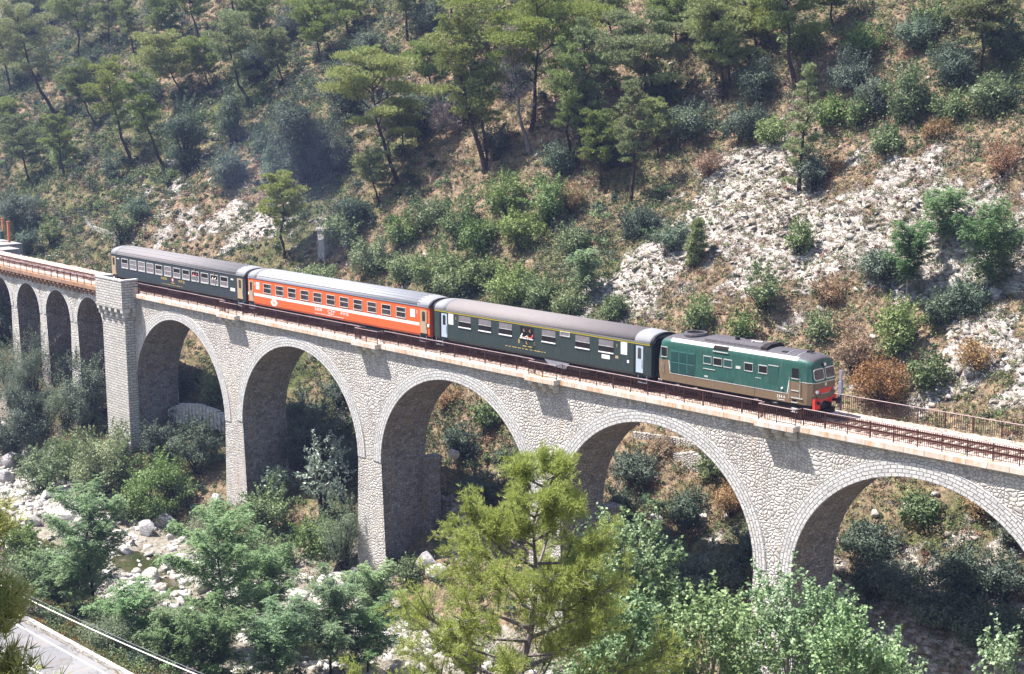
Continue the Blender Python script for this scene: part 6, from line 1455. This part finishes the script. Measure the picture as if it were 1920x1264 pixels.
# concrete platform with two orange posts at the far left
mb = MB(W); mb.box(-50, -32.5, 3.3, 5.6, -7, -.1, 0); mb.box(-50, -36, 3.5, 7.4, -5, .15, 0); tag(mb.build('concrete_platform', M['palewall_']), 'white concrete platform behind the track at the left edge', 'platform')
M['orange_post'] = plain('orange_brown_post', (.50, .17, .08), .6)
for (s, l, lab, bx_) in ((-40.3, 6.7, 'orange post with a dark box at its foot, nearest the left edge', 1), (-35.6, 5.5, 'plain orange post right of the one with the dark box', 0)):
    mb = MB(W); mb.box(s - .13, s + .13, l - .13, l + .13, .453 if s > -48 and s < -33 else .1, 3.1, 0); mb.box(s - .18, s + .18, l - .18, l + .18, 3.1, 3.2, 0); o = mb.build('orange_post', M['orange_post'])
    tag(o, lab, 'post')
    if bx_:
        mb = MB(W); mb.box(s - .45, s + .45, l - .6, l - .14, .46, 1.5, 0); mb.build('junction_box', M['tealdk'], o)
# grey post behind the far railing
mb = MB(W); mb.prism([(95.3, 3.3), (95.46, 3.3), (95.46, 3.46), (95.3, 3.46)], -.4, .9, 'z', 0); mb.prism([(95.26, 3.27), (95.5, 3.27), (95.5, 3.49), (95.26, 3.49)], .903, 1.7, 'z', 0); mb.prism([(95.31, 3.32), (95.45, 3.32), (95.45, 3.44), (95.31, 3.44)], 1.703, 2.45, 'z', 0)
M['bluepost'] = plain('weathered_grey_post', (.28, .29, .36), .7); tag(mb.build('marker_post', M['bluepost']), 'weathered grey post behind the far railing, right of the locomotive', 'post')
# old walls
def drywall(name, label, pts, hgt, thick, mat, cat, capm=None, seed=1):
    g = random.Random(seed); mb = MB(W)
    for (a, la, ha), (b, lb, hb) in zip(pts[:-1], pts[1:]):
        za, zb = float(H(a, la)), float(H(b, lb)); n = max(1, int(math.hypot(b - a, lb - la) / .5))
        for k in range(n):
            f0, f1 = k / n, (k + 1) / n; s0_, s1_ = a + (b - a) * f0, a + (b - a) * f1; l0_ = la + (lb - la) * f0; z0 = min(za + (zb - za) * f0, za + (zb - za) * f1); hh = ha + (hb - ha) * f0 + g.uniform(-.03, .03)
            mb.box(s0_, s1_, l0_ - thick / 2, l0_ + thick / 2, z0 - 1.2, z0 + hh, 0)
    return tag(mb.build(name, mat), label, cat)
M['drystone'] = rubble('dry_stone', .26, [(.40, .37, .33), (.60, .57, .52), (.50, .47, .41)], (.12, .10, .08), .08, .2, 1.6); M['ruin'] = rubble('ruin_stone', .34, [(.36, .33, .30), (.62, .60, .58), (.48, .44, .38)], (.10, .08, .07), .08, .4, 2.0); M['concrete_old'] = rubble('old_render', 1.4, [(.30, .26, .25), (.38, .34, .33)], (.27, .24, .23), .02, .6, .5)
mb = MB(W); s, l = 9.4, 24.1; z = float(H(s, l)); mb.box(s - .65, s + .65, l - .6, l + .6, z - 1, z + 2.9, 0); mb.box(s - .9, s + .9, l - .75, l + .75, z + 2.903, z + 3.15, 0)
tag(mb.build('ruined_pillar', M['ruin']), 'tall ruined stone pillar with a flat cap behind the orange coach', 'ruined pillar', 'ruined stone pillars')
mb = MB(W); s, l = 10.6, 25.6; z = float(H(s, l)); mb.box(s - .4, s + .4, l - .4, l + .4, z - 1, z + 1.6, 0); mb.box(s - .5, s + .3, l - .3, l + .4, z + 1.603, z + 1.9, 0); mb.box(s + .403, s + 1.3, l - .3, l + .3, z - .6, z + .7, 0); tag(mb.build('ruined_pillar', M['ruin']), 'shorter broken stone pillar right of the tall capped one', 'ruined pillar', 'ruined stone pillars')
mb = MB(W); s, l = 6.6, 25.6; z = float(H(s, l)); mb.box(s - .3, s + .3, l - .3, l + .3, z - 1, z + 1.5, 0); mb.box(s - .9, s + .2, l - .3, l + .3, z + 1.503, z + 1.75, 0); tag(mb.build('ruined_pillar', M['ruin']), 'thin crumbling stone post left of the tall capped pillar', 'ruined pillar', 'ruined stone pillars')
drywall('stone_wall', 'low stone wall edging the path behind the last coach', [(-55, 24.3, .4), (-47, 22.2, .5), (-38, 20.6, .7), (-33, 19.8, .5)], .5, .5, M['drystone'], 'stone wall', seed=3)
drywall('stone_wall', 'dry stone terrace wall seen through the fourth arch', [(74.2, 11.9, .5), (76, 11.4, 1.3), (79.5, 11.4, 1.2), (82.0, 11.2, .6)], 1, .6, M['drystone'], 'stone wall', seed=4)
drywall('stone_wall', 'upper dry stone terrace edge along the path through the fourth arch', [(69, 12.6, .3), (74, 12.9, .35), (83, 13.2, .4)], 1, .4, M['drystone'], 'stone wall', seed=5)
M['palewall'] = rubble('pale_stone', .55, [(.55, .55, .56), (.70, .69, .68), (.60, .58, .55)], (.3, .29, .27), .06, .15, 1.2)
drywall('stone_wall', 'pale stone revetment seen low through the first large arch', [(13.2, 1.2, 1.0), (15, 1.5, 1.9), (17.5, 2.0, 2.2), (20, 2.6, 1.8), (22, 3.2, .9)], 1, .6, M['palewall'], 'stone wall', seed=6)
drywall('stone_wall', 'grey retaining wall with ivy at the top of the second arch', [(22.5, 12.6, 3.4), (31.5, 12.9, 3.2)], 1, .5, M['concrete_old'], 'retaining wall', seed=7)
for (s, l, z_, w_, h_, lab, k) in ((26.3, 12.2, -7.4, 1.8, 3.4, 'ivy hanging on the grey retaining wall in the second arch', 1), (23.9, 12.3, -7.6, .7, 3.0, 'thin strand of ivy on the grey retaining wall', 2)):
    plant('oak', s, l, h_, w_, 0, lab, 700 + k, z=z_ - .6, mat=LM['leafy'])
mb = MB(W); mb.tube([(73.3, 5.6, -13.9), (75.6, 7.2, -12.4)], [.10, .07], 7); tag(mb.build('fallen_log', BK['dark']), 'fallen log leaning on the rocks inside the fourth arch', 'log')
mb = MB(W); mb.cyl((57.2, 2.9, -10.0), .35, .7, 'x', 16); mb.cyl((57.56, 2.9, -10.0), .28, .04, 'x', 16); tag(mb.build('drain_pipe', M['boulder']), 'short pale drain pipe end beside the back of the third pier', 'pipe')
# ---------------------------------------------------------------- people leaning out of the coach windows
SK = plain('skin', (.52, .28, .19), .55, .3); HR = plain('dark_hair', (.03, .018, .012), .6, .3); SHT = dict(white=plain('white_shirt', (.75, .74, .72), .7), red=plain('red_shirt', (.60, .06, .05), .7))
def person(s, zsill, shirt, label, seed, rz=0.0):
    """standing inside the coach, forearms on the lowered window"""
    x, y, _ = W(s, -1.40, 0); root = empty('person', (float(x), float(y), zsill), KC * s + rz); tag(root, label, 'person', 'passengers at the windows')
    g = random.Random(seed); tl = g.uniform(-.06, .06)
    V = []; E_ = []; Rr = []
    def v(p, r, par=None):
        V.append(p); Rr.append(r)
        if par is not None: E_.append((par, len(V) - 1))
        return len(V) - 1
    pel = v((0, .34, -.28), .15); wa = v((0, .28, -.08), .13, pel); ch = v((tl, .14, .20), .155, wa); nk = v((tl, .04, .40), .062, ch); hd = v((tl, -.03, .52), .088, nk); tp = v((tl, -.05, .62), .075, hd)
    ns = v((tl, -.14, .53), .022, hd); ch2 = v((tl, -.10, .46), .04, hd)
    for sg in (-1, 1):
        ea = v((tl + sg * .10, -.03, .53), .018, hd)
        sh = v((tl + sg * .19, .10, .30), .06, ch); el = v((tl + sg * .28, -.06, .06), .045, sh); wr = v((tl + sg * .10, -.22, .04), .030, el); pm = v((tl + sg * .03, -.26, .045), .034, wr)
        for k in range(4): a = v((tl + sg * (.0 - .02 * k * 0) - sg * .03, -.24 - .022 * k, .05 - .004 * k), .010, pm); v((tl - sg * (.055 + .006 * (k % 2)), -.25 - .024 * k, .03), .009, a)
        a = v((tl + sg * .03, -.24, .085), .011, pm); v((tl + sg * .0, -.255, .10), .009, a)
    for sg in (-1, 1): kn = v((sg * .10, .30, -.70), .075, pel); v((sg * .10, .34, -1.08), .055, kn)
    me = bpy.data.meshes.new('body'); me.from_pydata(V, E_, []); o = link('body', me, root); 
    md = o.modifiers.new('skin', 'SKIN'); md.use_smooth_shade = True; sv = me.skin_vertices[0].data
    for i_, r_ in enumerate(Rr): sv[i_].radius = (r_, r_)
    sv[0].use_root = True; o.modifiers.new('sub', 'SUBSURF').render_levels = 1; me.materials.append(SK)
    # shirt: a slightly larger skin over torso and upper arms
    keepi = [0, 1, 2, 3]; V2 = [V[i_] for i_ in keepi[:3]] + [(tl, .07, .34)]; E2 = [(0, 1), (1, 2), (2, 3)]; R2 = [.165, .155, .18, .085]
    for sg in (-1, 1):
        n0 = len(V2); V2 += [(tl + sg * .19, .10, .30), (tl + sg * .28, -.06, .06), (tl + sg * .16, -.17, .05)]; E2 += [(2, n0), (n0, n0 + 1), (n0 + 1, n0 + 2)]; R2 += [.075, .06, .045]
    me = bpy.data.meshes.new('shirt'); me.from_pydata(V2, E2, []); o = link('shirt', me, root); 
    md = o.modifiers.new('skin', 'SKIN'); md.use_smooth_shade = True; sv = me.skin_vertices[0].data
    for i_, r_ in enumerate(R2): sv[i_].radius = (r_, r_)
    sv[0].use_root = True; o.modifiers.new('sub', 'SUBSURF').render_levels = 1; me.materials.append(SHT[shirt])
    b = bmesh.new(); bmesh.ops.create_icosphere(b, subdivisions=3, radius=.118)
    bmesh.ops.delete(b, geom=[q for q in b.verts if q.co.z < -.02 and q.co.y < .03 or q.co.z < -.07 or (q.co.y < -.075 and q.co.z < .05)], context='VERTS')
    me = bpy.data.meshes.new('hair'); b.to_mesh(me); b.free(); o = link('hair', me, root); o.location = (tl, -.035, .565); o.modifiers.new('t', 'SOLIDIFY').thickness = .015; me.materials.append(HR)
    for sg in (-1, 1):
        m = MB(); m.cyl((tl + sg * .035, -.118, .555), .012, .015, 'y', 8); m.build('eye', HR, root)
person(70.42, 2.22, 'white', 'passenger in a white shirt leaning out of the dark green coach, left of the pair', 1, .15)
person(70.98, 2.22, 'red', 'passenger in a red shirt leaning out of the dark green coach, right of the pair', 2, -.2)
person(23.9, 2.52, 'red', 'passenger in red at an open upper window of the last coach', 3)
person(27.4, 2.52, 'white', 'passenger in white at an open upper window near the end of the last coach', 4)
# ---------------------------------------------------------------- air
def volume(name, col, dens, anis=.2):
    t = NT(name); v = t.n('ShaderNodeVolumePrincipled'); v.inputs['Color'].default_value = (*col, 1); v.inputs['Density'].default_value = dens; v.inputs['Anisotropy'].default_value = anis; t.l(v.outputs[0], t.out.inputs[1]); return t.m
mb = MB(); mb.box(-700, 400, -300, 500, -30, 170, 0); o = mb.build('haze', volume('pale_haze', (.44, .54, 1.0), .0002)); tag(o, 'thin bluish haze in the valley', kind='stuff')

def puff(b, c, r, seed):
    t = bmesh.ops.create_icosphere(b, subdivisions=3, radius=1)['verts']
    for v in t:
        q = v.co.normalized(); k = 1 + .5 * (float(fbm(q.x * 1.6 + seed, q.y * 1.6 + q.z * 1.3, seed, 2)) - .5); v.co = Vector((c[0] + q.x * r[0] * k, c[1] + q.y * r[1] * k, c[2] + q.z * r[2] * k))
sm_m = volume('blue_exhaust_smoke', (.46, .56, 1.0), .0008)
for i, (s, l, z, r) in enumerate([(3, 23, 8.5, (9, 5, 5.5)), (-4, 26, 11.5, (13, 7, 7)), (10, 21, 6, (9, 4, 3.5)), (2, 25, 9.5, (14, 8, 8)), (20, 20, 4, (14, 4, 3))]):
    b = bmesh.new(); x, y, _ = W(s, l, 0); puff(b, (float(x), float(y), z), r, 11 + i); me = bpy.data.meshes.new('smoke'); b.to_mesh(me); b.free(); me.materials.append(sm_m)
    tag(link('smoke', me), 'thin blue exhaust smoke drifting over the dark oaks', kind='stuff')
